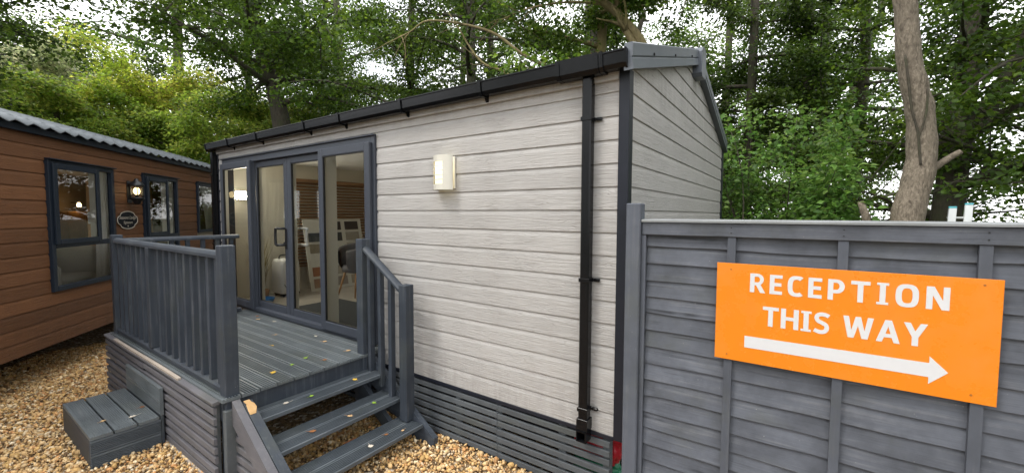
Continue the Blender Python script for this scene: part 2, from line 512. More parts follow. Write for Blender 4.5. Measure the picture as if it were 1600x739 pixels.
def tube_vf(path, radii, n=8, cap=True):
    path = [Vector(p) for p in path]
    v = []; f = []
    ref = Vector((0.31, 0.17, 0.93)).normalized()
    pu = None
    for i, p in enumerate(path):
        d = (path[min(i + 1, len(path) - 1)] - path[max(i - 1, 0)])
        d = d.normalized() if d.length > 1e-9 else Vector((0, 0, 1))
        if pu is None:
            pu = d.cross(ref if abs(d.dot(ref)) < 0.95 else Vector((1, 0, 0))).normalized()
        else:
            pu = (pu - d * pu.dot(d)).normalized()
        w = d.cross(pu)
        r = radii[i] if hasattr(radii, '__len__') else radii
        for k in range(n):
            a = 2 * math.pi * k / n
            q = p + (pu * math.cos(a) + w * math.sin(a)) * r
            v.append((q.x, q.y, q.z))
    for i in range(len(path) - 1):
        for k in range(n):
            k2 = (k + 1) % n
            f.append((i * n + k, i * n + k2, (i + 1) * n + k2, (i + 1) * n + k))
    if cap:
        f.append(tuple(reversed(range(n))))
        f.append(tuple((len(path) - 1) * n + k for k in range(n)))
    return v, f

def tube(name, path, radii, mat, parent=None, n=8, local=False, smooth=True):
    v, f = tube_vf(path, radii, n)
    return mk(name, v, f, mat, parent, smooth, local)

def smooth_path(pts, sub=4):
    """Catmull-Rom through points"""
    P = [Vector(p) for p in pts]; out = []
    for i in range(len(P) - 1):
        p0 = P[max(i - 1, 0)]; p1 = P[i]; p2 = P[i + 1]; p3 = P[min(i + 2, len(P) - 1)]
        for s in range(sub):
            t = s / sub
            out.append(0.5 * ((2 * p1) + (p2 - p0) * t + (2 * p0 - 5 * p1 + 4 * p2 - p3) * t * t + (-p0 + 3 * p1 - 3 * p2 + p3) * t ** 3))
    out.append(P[-1]); return out

def lathe_vf(prof, ctr, n=14, half=False):
    """profile [(r,z)] turned about a vertical axis at ctr"""
    v = []; f = []
    for r, z in prof:
        for k in range(n):
            a = 2 * math.pi * k / n
            v.append((ctr[0] + r * math.cos(a), ctr[1] + r * math.sin(a), ctr[2] + z))
    for i in range(len(prof) - 1):
        for k in range(n):
            k2 = (k + 1) % n
            f.append((i * n + k, i * n + k2, (i + 1) * n + k2, (i + 1) * n + k))
    f.append(tuple(reversed(range(n)))); f.append(tuple((len(prof) - 1) * n + k for k in range(n)))
    return v, f

def segments(u0, u1, z0, z1, holes):
    """stretches of a board row that no hole cuts"""
    cuts = sorted([(h[0], h[1]) for h in holes if h[2] < z1 - 0.02 and h[3] > z0 + 0.02])
    out = []; a = u0
    for c0, c1 in cuts:
        if c0 > a: out.append((a, c0))
        a = max(a, c1)
    if a < u1: out.append((a, u1))
    return out

FRONT = lambda o, a, z: (a, -o, z)            # boards on a wall that faces -y
SIDE = lambda o, a, z: (o, a, z)              # boards on a wall that faces +x

def clad_prof(z0, z1, g=0.003):
    """embossed plank: shadow gap below, sloping upper shoulder, proud face"""
    return [(0.0, z0 + g), (0.018, z0 + g), (0.0195, z0 + g + 0.003), (0.0185, z1 - 0.034), (0.0175, z1 - 0.036), (0.0105, z1 - 0.003), (0.0105, z1 + 0.002), (0.0, z1 + 0.002)]

# ------------------------------------------------------------------ ground
def grid_sheet(name, x0, x1, y0, y1, z, mat, n=2):
    v = []; f = []
    for j in range(n + 1):
        for i in range(n + 1):
            v.append((x0 + (x1 - x0) * i / n, y0 + (y1 - y0) * j / n, z))
    for j in range(n):
        for i in range(n):
            k = j * (n + 1) + i
            f.append((k, k + 1, k + n + 2, k + n + 1))
    return mk(name, v, f, mat)

def soil():
    m, n, l, b = new_mat('leafy soil')
    v, _ = coords(n, l, per_object=False)
    a = noise(n, l, v, 3.0, 8, 0.7); c = noise(n, l, v, 0.35, 3)
    col = mixc(n, l, ramp(n, l, a, 0.3, 0.7), (0.030, 0.026, 0.014), (0.075, 0.070, 0.030))
    col = mixc(n, l, ramp(n, l, c, 0.4, 0.6), col, (0.045, 0.065, 0.018))
    l.new(col, b.inputs['Base Color']); b.inputs['Roughness'].default_value = 0.95
    bump(n, l, b, a, 0.8, 0.05)
    return m
def gravel_bed():
    m, n, l, b = new_mat('packed gravel')
    v, _ = coords(n, l, per_object=False)
    vo = n.new('ShaderNodeTexVoronoi'); vo.inputs['Scale'].default_value = 38; l.new(v, vo.inputs['Vector'])
    hs = n.new('ShaderNodeSeparateColor'); l.new(vo.outputs['Color'], hs.inputs[0])
    c = mixc(n, l, hs.outputs[0], (0.09, 0.055, 0.025), (0.32, 0.21, 0.10))  # bed colours darkened to stand in for shade between the loose stones
    c = mixc(n, l, ramp(n, l, hs.outputs[1], 0.82, 0.9), c, (0.55, 0.48, 0.38))
    l.new(c, b.inputs['Base Color']); b.inputs['Roughness'].default_value = 0.9
    d = ramp(n, l, vo.outputs['Distance'], 0.0, 0.6, (1, 1, 1), (0, 0, 0))
    bump(n, l, b, d, 1.0, 0.02)
    return m
MT['soil'] = soil(); MT['gravel_bed'] = gravel_bed()
tag(grid_sheet('ground', -150, 150, -150, 150, -0.03, 'soil'), 'dark leafy soil under the trees', kind='structure')
tag(grid_sheet('gravel_path', -14, 6, -12, 0.6, -0.012, 'gravel_bed'), 'golden gravel yard around the cabins', kind='structure')

def scatter_stones():
    rng = np.random.default_rng(3)
    ico = bmesh.new(); bmesh.ops.create_icosphere(ico, subdivisions=1, radius=1.0)
    iv = np.array([v.co[:] for v in ico.verts]); itri = np.array([[v.index for v in f.verts] for f in ico.faces]); ico.free()
    pts = []
    def region(x0, x1, y0, y1, dens, test=None):
        k = int((x1 - x0) * (y1 - y0) * dens)
        p = np.stack([rng.uniform(x0, x1, k), rng.uniform(y0, y1, k)], 1)
        if test is not None: p = p[test(p)]
        pts.append(p)
    inside_deck = lambda p: ~((p[:, 0] > -5.25) & (p[:, 0] < -2.42) & (p[:, 1] > -1.38))
    dl = np.array([-0.7628, 0.6466]); nl = np.array([0.6466, 0.7628]); A = np.array([-5.7067, -2.0913])
    def left(p):
        q = (p - A) @ nl
        return inside_deck(p) & (q > -0.9)
    region(-7.6, -2.3, -2.75, -0.2, 3000, left)
    region(-2.42, 0.05, -1.75, -0.02, 3000)
    P = np.concatenate(pts); N = len(P)
    r = rng.lognormal(math.log(0.0102), 0.42, N).clip(0.005, 0.025)
    ax = np.stack([rng.uniform(0.8, 1.45, N), rng.uniform(0.75, 1.1, N), rng.uniform(0.45, 0.8, N)], 1) * r[:, None]
    q = rng.normal(size=(N, 4)); q[:, 1:3] *= 0.55; q /= np.linalg.norm(q, axis=1)[:, None]
    w, x, y, z = q.T
    R = np.stack([1 - 2 * (y * y + z * z), 2 * (x * y - z * w), 2 * (x * z + y * w), 2 * (x * y + z * w), 1 - 2 * (x * x + z * z), 2 * (y * z - x * w), 2 * (x * z - y * w), 2 * (y * z + x * w), 1 - 2 * (x * x + y * y)], 1).reshape(N, 3, 3)
    V = iv[None] * ax[:, None, :] * rng.uniform(0.78, 1.18, (N, len(iv), 1))
    V = np.einsum('nij,nkj->nki', R, V)
    V[:, :, 0] += P[:, None, 0]; V[:, :, 1] += P[:, None, 1]
    V[:, :, 2] += (rng.uniform(-0.010, 0.014, N) + 0.2 * r)[:, None]
    pal = np.array([(0.54, 0.38, 0.20), (0.50, 0.34, 0.15), (0.62, 0.48, 0.29), (0.38, 0.23, 0.11), (0.68, 0.58, 0.42), (0.44, 0.36, 0.26), (0.50, 0.28, 0.13), (0.18, 0.12, 0.07), (0.74, 0.68, 0.56)])
    ci = rng.choice(len(pal), N, p=[.25, .20, .17, .11, .08, .05, .08, .04, .02])
    C = pal[ci] * rng.uniform(0.9, 1.4, (N, 1)) * np.array([0.90, 0.84, 0.74])
    return V, itri, C

def bulk(name, V, tri, C, mat):
    """V (N,k,3), shared faces tri (m,j), colour C (N,3): one mesh with a tint attribute"""
    N, k, _ = V.shape; m, j = tri.shape
    F = (tri[None] + (np.arange(N) * k)[:, None, None]).reshape(-1)
    me = bpy.data.meshes.new(name)
    me.vertices.add(N * k); me.vertices.foreach_set('co', V.reshape(-1).astype(np.float32))
    nf = N * m
    me.loops.add(nf * j); me.loops.foreach_set('vertex_index', F.astype(np.int32))
    me.polygons.add(nf); me.polygons.foreach_set('loop_start', (np.arange(nf) * j).astype(np.int32))
    me.update(calc_edges=True)
    at = me.attributes.new('tint', 'FLOAT_COLOR', 'POINT')
    c4 = np.ones((N, k, 4), np.float32); c4[:, :, :3] = C[:, None, :]
    at.data.foreach_set('color', c4.reshape(-1))
    me.materials.append(MT[mat])
    return me

V, T, C = scatter_stones()
gravel = bpy.data.objects.new('gravel', bulk('gravel', V, T, C, 'stone')); COL.objects.link(gravel)
tag(gravel, 'loose golden brown gravel stones over the yard', 'gravel', kind='stuff')

# ------------------------------------------------------------------ the grey cabin
PITCH = 0.15
ZK = lambda k: 1.98 - (k - 5) * PITCH
cabin = thing('cabin', 'grey timber effect cabin with glazed doors and black gutter', 'cabin')
DOOR = (-5.92, -2.48, 0.655, 2.70)
# front wall
fw = MB()
for (a, b_, c_, d_) in ((-6.14, DOOR[0], 0.48, 2.9), (DOOR[1], -0.02, 0.48, 2.9), (DOOR[0], DOOR[1], DOOR[3], 2.9), (DOOR[0], DOOR[1], 0.48, DOOR[2])):
    fw.box((a, b_), (0.0, 0.09), (c_, d_))
front_wall = fw.build('front_wall', 'wall_in', cabin)
for k in range(16):
    z0, z1 = ZK(k), ZK(k - 1)
    for (a, b_) in segments(-6.09, -0.06, z0, z1, [DOOR]):
        if k <= 0:
            cut = -3.99 if k == 0 else None
            parts = [(a, cut - 0.003), (cut + 0.003, b_)] if cut and a < cut < b_ else [(a, b_)]
        else:
            parts = [(a, b_)]
        for p0, p1 in parts:
            prism('cladding_board', clad_prof(z0, z1), p0 + 0.001, p1 - 0.001, FRONT, 'clad', front_wall)
# end wall under the gable
def roof_under(y):
    return 2.845 + 0.31 * (min(y, 3.8 - y) + 0.05)
GY1 = 3.84
ew = MB()
ew.add([(-0.02, 0.09, .48), (-0.02, GY1, .48), (-0.02, GY1, 2.85), (-0.02, 1.9, 3.44), (-0.02, 0.09, 2.88), (-0.09, 0.09, .48), (-0.09, GY1, .48), (-0.09, GY1, 2.85), (-0.09, 1.9, 3.44), (-0.09, 0.09, 2.88)],
       [(0, 1, 2, 3, 4), (9, 8, 7, 6, 5), (0, 5, 6, 1), (1, 6, 7, 2), (2, 7, 8, 3), (3, 8, 9, 4), (4, 9, 5, 0)])
end_wall = ew.build('end_wall', 'wall_in', cabin)
for k in range(-4, 16):
    z0, z1 = ZK(k), ZK(k - 1)
    if z0 > 3.38: continue
    zt = min(z1, 3.43)
    lo = lambda o, z: max(0.05, (z - 2.845) / 0.31 - 0.05)
    hi = lambda o, z: min(GY1 - 0.03, 3.85 - (z - 2.845) / 0.31)
    prism('cladding_board', [(o - 0.019, z) for o, z in clad_prof(z0, zt)], lo, hi, SIDE, 'clad', end_wall)
# rear and left walls
box('rear_wall', (-6.14, -0.02), (GY1, GY1 + 0.08), (0.48, 2.86), 'clad', cabin)
lw = MB().add([(-6.14, 0.09, .48), (-6.14, GY1, .48), (-6.14, GY1, 2.85), (-6.14, 1.9, 3.44), (-6.14, 0.09, 2.88), (-6.06, 0.09, .48), (-6.06, GY1, .48), (-6.06, GY1, 2.85), (-6.06, 1.9, 3.44), (-6.06, 0.09, 2.88)],
              [(4, 3, 2, 1, 0), (5, 6, 7, 8, 9), (1, 6, 5, 0), (2, 7, 6, 1), (3, 8, 7, 2), (4, 9, 8, 3), (0, 5, 9, 4)])
fix(lw.build('left_wall', 'clad', cabin))
box('room_lining', (-6.059, -6.05), (0.091, 3.1), (0.66, 2.76), 'wall_in', cabin, 0)
# corner trims and base trim
box('corner_trim', (-0.060, 0.008), (-0.030, 0.048), (0.465, 2.86), 'trim', cabin, 0.004)
box('corner_trim', (-6.175, -6.09), (-0.030, 0.05), (0.465, 2.88), 'trim', cabin, 0.004)
box('corner_trim', (-0.045, 0.010), (GY1 - 0.03, GY1 + 0.085), (0.465, 2.86), 'trim', cabin, 0.004)
box('base_trim', (-6.09, -0.062), (-0.022, 0.02), (0.452, 0.484), 'trim', cabin, 0.003)
# room
box('room_floor', (-6.06, -0.1), (0.05, GY1), (0.60, 0.66), 'floor_in', cabin, 0)
box('room_ceiling', (-6.06, -0.1), (0.09, GY1), (2.76, 2.82), 'ceil_in', cabin, 0)
box('bounce_partition', (-2.40, -2.33), (0.091, 3.1), (0.66, 2.76), 'wall_in', cabin, 0)  # partitions added close in, so bounced light brightens the room
box('bounce_partition', (-6.06, -2.401), (3.1, 3.16), (0.66, 2.76), 'wall_in', cabin, 0)
box('chassis', (-6.0, -0.12), (0.25, 3.6), (0.20, 0.47), 'trim', cabin, 0.01)
# roof
roof = MB()
def slope_z(y): return 2.93 + 0.315 * (y + 0.06) if y <= 1.9 else 2.93 + 0.315 * (3.86 - y)
nx, rows = 122, (-0.07, 0.25, 0.58, 0.91, 1.24, 1.57, 1.9)
for side in (0, 1):
    vs = []; fs = []
    ys = rows if side == 0 else [3.8 - y for y in rows]
    for iy, y in enumerate(ys):
        for i in range(nx + 1):
            x = -6.2 + 6.22 * i / nx
            vs.append((x, y, slope_z(y) + 0.014 * math.sin(i * 2 * math.pi / 4) + (0.012 if iy % 2 else 0)))
    for iy in range(len(ys) - 1):
        for i in range(nx):
            q = (iy * (nx + 1) + i, iy * (nx + 1) + i + 1, (iy + 1) * (nx + 1) + i + 1, (iy + 1) * (nx + 1) + i)
            fs.append(q if side == 0 else q[::-1])
    roof.add(vs, fs)
roof_o = roof.build('roof', 'roof', cabin)
# boxed metal verge boards of the gable, with a folded middle line
def verge(y0, y1, z_of, hgt, name):
    prof = []
    v = []; f = []
    ring = [(0.0, 0.0), (0.052, 0.0), (0.058, 0.012), (0.050, 0.40), (0.043, 0.46), (0.052, 0.50), (0.052, 0.96), (0.046, 1.0), (0.0, 1.0)]
    n = len(ring)
    for y in (y0, y1):
        for (x, t) in ring:
            h0 = hgt(y); zt = z_of(y)
            v.append((x, y, zt - h0 + h0 * t))
    for i in range(n):
        j = (i + 1) % n
        f.append((i, j, n + j, n + i))
    f.append(tuple(range(n))); f.append(tuple(reversed(range(n, 2 * n))))
    return fix(mk(name, v, f, 'barge', roof_o))
top_f = lambda y: 2.982 + 0.298 * (min(y, 3.8 - y) + 0.115)
hg = lambda y: 0.162 - 0.012 * (min(y, 3.8 - y) + 0.1) / 2
verge(-0.115, 1.88, top_f, hg, 'verge_board')
verge(1.92, 3.92, top_f, hg, 'verge_board')
for y in (0.32, 0.9, 1.5):
    vv, ff = tube_vf([(0.044, y, top_f(y) - 0.07), (0.060, y, top_f(y) - 0.07)], 0.010, 8)
    mk('screw', vv, ff, 'black_metal', roof_o)
cap = MB()
for (y0, y1, za, zb) in ((1.80, 2.0, 3.30, 3.62),):
    cap.add(*prism_vf([(1.79, 3.53), (1.80, 3.33), (1.83, 3.30), (1.97, 3.30), (2.0, 3.33), (2.01, 3.53), (1.98, 3.575), (1.9, 3.60), (1.82, 3.575)], -0.02, 0.085, lambda o, a, z: (a, o, z)))
fix(cap.build('ridge_end_cap', 'barge', roof_o))
prism('ridge_cap', [(1.76, 3.56), (1.76, 3.575), (1.9, 3.625), (2.04, 3.575), (2.04, 3.56), (1.9, 3.61)], -6.2, -0.02, lambda o, a, z: (a, o, z), 'roof', roof_o)
box('fascia', (-6.17, -0.06), (-0.045, -0.021), (2.80, 2.93), 'clad', cabin, 0.002)
# gutter
gprof = [(0.050, 2.936), (0.050, 2.860), (0.062, 2.842), (0.118, 2.842), (0.138, 2.866), (0.145, 2.930), (0.152, 2.934), (0.152, 2.943), (0.140, 2.943), (0.132, 2.870), (0.114, 2.850), (0.066, 2.850), (0.058, 2.864), (0.058, 2.936)]
gutter = prism('gutter', gprof, -6.20, 0.015, FRONT, 'black_pl', cabin)
for e in (-6.203, 0.018):
    prism('end_cap', [(0.046, 2.94), (0.046, 2.85), (0.062, 2.836), (0.122, 2.836), (0.144, 2.86), (0.155, 2.946)], e - 0.006, e + 0.006, FRONT, 'black_pl', gutter)
for i, x in enumerate((-5.48, -4.66, -3.56, -2.91, -1.99, -1.10)):
    prism('bracket', [(0.04, 2.85), (0.04, 2.80), (0.062, 2.834), (0.122, 2.834), (0.148, 2.86), (0.158, 2.948), (0.135, 2.95), (0.150, 2.93), (0.138, 2.868), (0.116, 2.843), (0.064, 2.843)], x - 0.014, x + 0.014, FRONT, 'black_pl', gutter)
for x0, x1 in ((-0.455, -0.425), (-0.15, -0.125), (-0.42, -0.155)):
    prism('joint', [(0.044, 2.94), (0.044, 2.848), (0.060, 2.832), (0.122, 2.832), (0.146, 2.858), (0.156, 2.95), (0.145, 2.935), (0.136, 2.866), (0.116, 2.843), (0.064, 2.843), (0.051, 2.86)], x0, x1, FRONT, 'black_pl', gutter)
# downpipe
dp = thing('downpipe', 'square black downpipe on the right of the grey cabin wall', 'downpipe', (-0.25, -0.05, 0.43))
pipe = box('pipe', (-0.285, -0.220), (-0.095, -0.030), (0.545, 2.835), 'black_pl', dp, 0.008)
prism('outlet', [(-0.285, 2.835), (-0.225, 2.835), (-0.225, 2.862), (-0.285, 2.862)], -0.11, -0.04, lambda o, a, z: (o, a, z), 'black_pl', dp)
for z in (2.572, 1.517, 0.640):
    cl = box('clip', (-0.290, -0.215), (-0.100, -0.024), (z - 0.013, z + 0.013), 'black_pl', dp, 0.0015)
    box('clip_ear', (-0.211, -0.168), (-0.040, -0.0205), (z - 0.010, z + 0.010), 'black_pl', dp, 0.004)
box('socket', (-0.292, -0.213), (-0.103, -0.022), (0.500, 0.578), 'black_pl', dp, 0.0015)
sh = MB()                                              # square shoe, open to the front
sh.box((-0.288, -0.281), (-0.112, -0.026), (0.425, 0.499)).box((-0.224, -0.217), (-0.112, -0.026), (0.425, 0.499))
sh.box((-0.281, -0.224), (-0.034, -0.026), (0.425, 0.499)).box((-0.281, -0.224), (-0.112, -0.034), (0.492, 0.499)).box((-0.281, -0.224), (-0.112, -0.034), (0.425, 0.431))
sh.build('shoe', 'black_pl', dp)
# left downpipe, seen edge on beside the far corner
d2 = thing('downpipe', 'black downpipe at the left corner of the grey cabin beside the brown lodge', 'downpipe', (-6.13, -0.06, 0.5))
box('pipe', (-6.165, -6.10), (-0.10, -0.036), (0.5, 2.835), 'black_pl', d2, 0.008)
for z in (2.5, 1.5):
    box('clip', (-6.172, -6.093), (-0.107, -0.031), (z - 0.013, z + 0.013), 'black_pl', d2, 0.004)

# skirting of laths under the cabin
skirt = thing('lath_skirting', 'dark grey lath skirting under the grey cabin wall', 'skirting', (-2.0, 0, 0))
for i in range(7):
    z0 = 0.014 + i * 0.0635
    for a, b_ in ((-6.05, -3.05), (-3.046, -1.02), (-1.016, -0.085)):
        dz = RNG.uniform(-0.002, 0.002); dy = RNG.uniform(-0.002, 0.002)
        prism('lath', [(0.0, z0), (0.019, z0), (0.020, z0 + 0.003), (0.020, z0 + 0.039), (0.018, z0 + 0.041), (0.0, z0 + 0.041)], a, b_, lambda o, aa, z: (aa, -0.002 - o + dy, z + dz), 'slat_dark', skirt, nseg=10,
              wob=lambda a_, o, z, s=RNG.uniform(0, 9): 0.0012 * math.sin(a_ * 2.3 + s))
for x in (-5.9, -4.5, -3.05, -2.0, -1.45, -1.02, -0.45, -0.11):
    box('batten', (x - 0.03, x + 0.03), (0.0, 0.03), (0.0, 0.45), 'slat_dark', skirt)

box('unseen_end_skirting', (-0.10, -0.07), (0.30, 3.8), (0.0, 0.47), 'slat_dark', skirt)  # plain skirting added on unseen sides to keep the lath gaps dark
box('unseen_end_skirting', (-6.1, -6.07), (0.05, 3.8), (0.0, 0.47), 'slat_dark', skirt)
box('unseen_rear_skirting', (-6.1, -0.07), (3.81, 3.84), (0.0, 0.47), 'slat_dark', skirt)
# glazed doors
FR = 0.055
doors = MB()
x0, x1, z0, z1 = DOOR
YF0, YF1 = -0.045, 0.085
doors.box((x0, x0 + FR), (YF0, YF1), (z0, z1), .004).box((x1 - FR, x1), (YF0, YF1), (z0, z1), .004)
doors.box((x0 + FR, x1 - FR), (YF0, YF1), (z1 - 0.075, z1), .004).box((x0 + FR, x1 - FR), (YF0 - 0.02, YF1), (z0, z0 + 0.05), .004)
door_o = doors.build('door_frame', 'frame', cabin)
box('drip_head', (x0 - 0.01, x1 + 0.01), (YF0 - 0.022, -0.021), (z1, z1 + 0.014), 'frame', door_o, 0.003)
def sash(xa, xb, za, zb, yf, name='sash', deep=0.072):
    w = 0.082; ym = yf + 0.035; yb = yf + deep; e = 0.03
    s = MB()
    s.box((xa, xa + w), (yf, ym), (za, zb), .006).box((xb - w, xb), (yf, ym), (za, zb), .006)
    s.box((xa + w, xb - w), (yf, ym), (zb - w, zb), .006).box((xa + w, xb - w), (yf, ym), (za, za + w + 0.015), .006)
    s.box((xa + .001, xa + e), (ym + .0005, yf + 0.072), (za + .001, zb - .001)).box((xb - e, xb - .001), (ym + .0005, yf + 0.072), (za + .001, zb - .001))
    o = s.build(name, 'frame', cabin)
    s = MB(); w2 = w - 0.006
    s.box((xa + e + .001, xa + w2), (ym + .0005, yb), (za + .004, zb - .004)).box((xb - w2, xb - e - .001), (ym + .0005, yb), (za + .004, zb - .004))
    s.box((xa + w2, xb - w2), (ym + .0005, yf + 0.072), (zb - w2, zb - .004)).box((xa + w2, xb - w2), (ym + .0005, yf + 0.072), (za + .004, za + w2 + 0.01))
    s.build('inner_frame', 'white_pl', o)
    b = MB(); q = 0.007                                      # black rubber bead round the glass
    b.box((xa + w, xa + w + q), (yf + .006, yf + .026), (za + w, zb - w)).box((xb - w - q, xb - w), (yf + .006, yf + .026), (za + w, zb - w))
    b.box((xa + w, xb - w), (yf + .006, yf + .026), (zb - w - q, zb - w)).box((xa + w, xb - w), (yf + .006, yf + .026), (za + w + .015, za + w + .015 + q))
    b.build('bead', 'black_metal', o)
    p = [(xa + w - .004, yf + 0.022, za + w), (xb - w + .004, yf + 0.022, za + w), (xb - w + .004, yf + 0.022, zb - w + .004), (xa + w - .004, yf + 0.022, zb - w + .004)]
    mk('pane', p, [(0, 1, 2, 3)], 'glass', o)
    return o
ZB, ZT = z0 + 0.03, z1 - 0.062
sash(x0 + 0.03, -4.99, ZB, ZT, -0.085, 'side_light')
sash(-3.39, x1 - 0.03, ZB, ZT, -0.085, 'side_light', 0.17)
dl_ = sash(-5.055, -4.202, ZB + .01, ZT - .01, -0.005, 'door')
dr_ = sash(-4.198, -3.345, ZB + .01, ZT - .01, -0.005, 'door')
def d_handle(x, z, y, side, mat, parent, r=0.015, hgt=0.20, out=0.07, w=0.12):
    """D-shaped pull handle on a back plate"""
    box('handle_plate', (x - 0.018, x + 0.018), (min(y, y - 0.012 * side), max(y, y - 0.012 * side)), (z - 0.15, z + 0.10), mat, parent, 0.004)
    yo = y - out * side
    path = smooth_path([(x, y - 0.01 * side, z + hgt / 2), (x - 0.02, yo, z + hgt / 2), (x - w + 0.02, yo, z + hgt / 2), (x - w, yo, z + hgt / 2 - 0.03), (x - w, yo, z - hgt / 2 + 0.03), (x - w + 0.02, yo, z - hgt / 2), (x - 0.02, yo, z - hgt / 2), (x, y - 0.01 * side, z - hgt / 2)], 4)
    tube('handle', path, r, mat, parent, 8)
d_handle(-4.243, 1.665, -0.006, 1, 'black_metal', dl_)
d_handle(-4.157, 1.665, 0.068, -1, 'white', dr_, w=-0.12)
box('lock', (-4.275, -4.250), (-0.03, -0.006), (1.56, 1.60), 'black_metal', dl_)

# ------------------------------------------------------------------ things in the cabin room
lampi = thing('room_wall_lamp', 'lit lamp on the room wall behind the far left glass pane', 'lamp', (-6.05, 0.26, 2.12))
box('back_plate', (-6.049, -6.04), (0.13, 0.39), (2.14, 2.29), 'steel', lampi)
for i in range(3):
    ya, yb = 0.145 + i * 0.08, 0.215 + i * 0.08
    box('shade', (-6.039, -5.99), (ya, yb), (2.155, 2.275), 'white_pl', lampi, 0.004)
    mk('glow', [(-5.9895, ya + .004, 2.159), (-5.9895, yb - .004, 2.159), (-5.9895, yb - .004, 2.271), (-5.9895, ya + .004, 2.271)], [(0, 1, 2, 3)], 'room_lamp', lampi)

heater = thing('portable_heater', 'white portable air unit on the floor behind the glass door', 'air unit', (-5.72, 0.72, 0.66))
hb = []
hbody = MB()
prof = []
def rbox(cx, cy, hx, hy, r, n=5):
    out = []
    for (sx, sy, a0) in ((1, 1, 0), (-1, 1, 90), (-1, -1, 180), (1, -1, 270)):
        for k in range(n + 1):
            a = rad(a0 + 90 * k / n)
            out.append((cx + sx * (hx - r) + r * math.cos(a), cy + sy * (hy - r) + r * math.sin(a)))
    return out
levels = [(0.05, 0.90), (0.07, 1.0), (0.45, 1.0), (0.54, 0.96), (0.575, 0.86), (0.585, 0.6)]
v = []; f = []
for z, s in levels:
    v += [(x, y, 0.66 + z) for x, y in rbox(-5.72, 0.72, 0.17 * s, 0.15 * s, 0.06 * s)]
n = len(v) // len(levels)
for i in range(len(levels) - 1):
    for k in range(n):
        f.append((i * n + k, i * n + (k + 1) % n, (i + 1) * n + (k + 1) % n, (i + 1) * n + k))
f.append(tuple(reversed(range(n)))); f.append(tuple((len(levels) - 1) * n + k for k in range(n)))
mk('body', v, f, 'white', heater, True)
box('front_panel', (-5.548, -5.542), (0.62, 0.82), (0.80, 1.16), 'white', heater, 0.002)
box('base', (-5.86, -5.58), (0.6, 0.84), (0.675, 0.715), 'black_metal', heater, 0.01)
for dx in (-0.12, 0.12):
    for dy in (-0.1, 0.1):
        vv, ff = tube_vf([(-5.72 + dx, 0.71 + dy, 0.675), (-5.72 + dx, 0.73 + dy, 0.675)], 0.015, 8); mk('castor', vv, ff, 'black_metal', heater, True)
tube('handle', smooth_path([(-5.72, 0.62, 1.235), (-5.72, 0.63, 1.29), (-5.72, 0.72, 1.30), (-5.72, 0.81, 1.29), (-5.72, 0.82, 1.235)], 4), 0.009, 'black_metal', heater)
tube('cable', smooth_path([(-5.53, 0.60, 0.86), (-5.53, 0.64, 0.80), (-5.53, 0.74, 0.78), (-5.53, 0.80, 0.74), (-5.54, 0.84, 0.70)], 4), 0.006, 'black_metal', heater, 6)

# leaning sample board with rows of colour swatches
sb = thing('sample_board', 'white display board with rows of flooring swatches leaning in the room', 'display board', (-5.75, 1.62, 0.66))
Rl = lambda y, t, o=0.0: (-5.66 - 0.24 * t + o, y, 0.66 + 1.19 * t)          # leans back against the wall
YS0, YS1 = 1.10, 2.20
pts = [Rl(YS0, 0), Rl(YS1, 0), Rl(YS1, 1), Rl(YS0, 1)]
back = [Rl(YS0, 0, -0.02), Rl(YS1, 0, -0.02), Rl(YS1, 1, -0.02), Rl(YS0, 1, -0.02)]
fix(mk('board', pts + back, [(0, 1, 2, 3), (7, 6, 5, 4), (0, 4, 5, 1), (1, 5, 6, 2), (2, 6, 7, 3), (3, 7, 4, 0)], 'white_pl', sb))
sw_cols = [[(.34, .22, .15), (.36, .33, .30), (.42, .37, .30)], [(.38, .17, .09), (.44, .40, .34), (.45, .36, .26)], [None, (.03, .03, .033), (.40, .34, .27)], [(.30, .26, .19), None, (.42, .38, .31)], [(.06, .07, .08), (.05, .055, .06), (.36, .33, .28)], [None, (.025, .025, .03), (.03, .03, .032)]]
for rI, row in enumerate(sw_cols):
    for cI, c in enumerate(row):
        if c is None: continue
        MT['sw%d%d' % (rI, cI)] = plain('swatch colour', c, 0.5, var=0.15, scale=20, bmp=0)
        ya = YS0 + 0.06 + cI * 0.35; yb = ya + 0.27
        t0 = 0.04 + rI * 0.16; t1 = t0 + 0.125
        fr = [Rl(ya, t0, .008), Rl(yb, t0, .008), Rl(yb, t1, .008), Rl(ya, t1, .008)]
        bk = [Rl(ya, t0, .001), Rl(yb, t0, .001), Rl(yb, t1, .001), Rl(ya, t1, .001)]
        fix(mk('swatch', fr + bk, [(0, 1, 2, 3), (0, 4, 5, 1), (1, 5, 6, 2), (2, 6, 7, 3), (3, 7, 4, 0)], 'sw%d%d' % (rI, cI), sb))

# tub chair
ch = thing('tub_chair', 'grey fabric tub chair with splayed wooden legs behind the glass', 'chair', (-4.85, 1.42, 0.66))
cx, cy = -4.85, 1.42
v = []; f = []; n = 22
for ring_i, (zz, rr, thick) in enumerate(((0.40, 0.23, 0), (0.46, 0.27, 0), (0.62, 0.30, 0), (0.80, 0.31, 0), (0.83, 0.29, 0), (0.80, 0.265, 0), (0.62, 0.25, 0), (0.50, 0.23, 0))):
    for k in range(n):
        a = rad(20 + 320 * k / (n - 1)) 
        hgt = 0.66 + zz
        if zz > 0.5: hgt -= 0.16 * max(0, abs(k - (n - 1) / 2) / ((n - 1) / 2) - 0.35)
        v.append((cx + rr * math.sin(a) * 1.0, cy - rr * math.cos(a), hgt))
for i in range(7):
    for k in range(n - 1):
        f.append((i * n + k, i * n + k + 1, (i + 1) * n + k + 1, (i + 1) * n + k))
fix(mk('shell', v, f, 'fabric', ch, True))
vv, ff = lathe_vf([(0.16, 0.36), (0.24, 0.38), (0.25, 0.44), (0.23, 0.48), (0.1, 0.495)], (cx, cy, 0.66), 20)
mk('seat', vv, ff, 'fabric', ch, True)
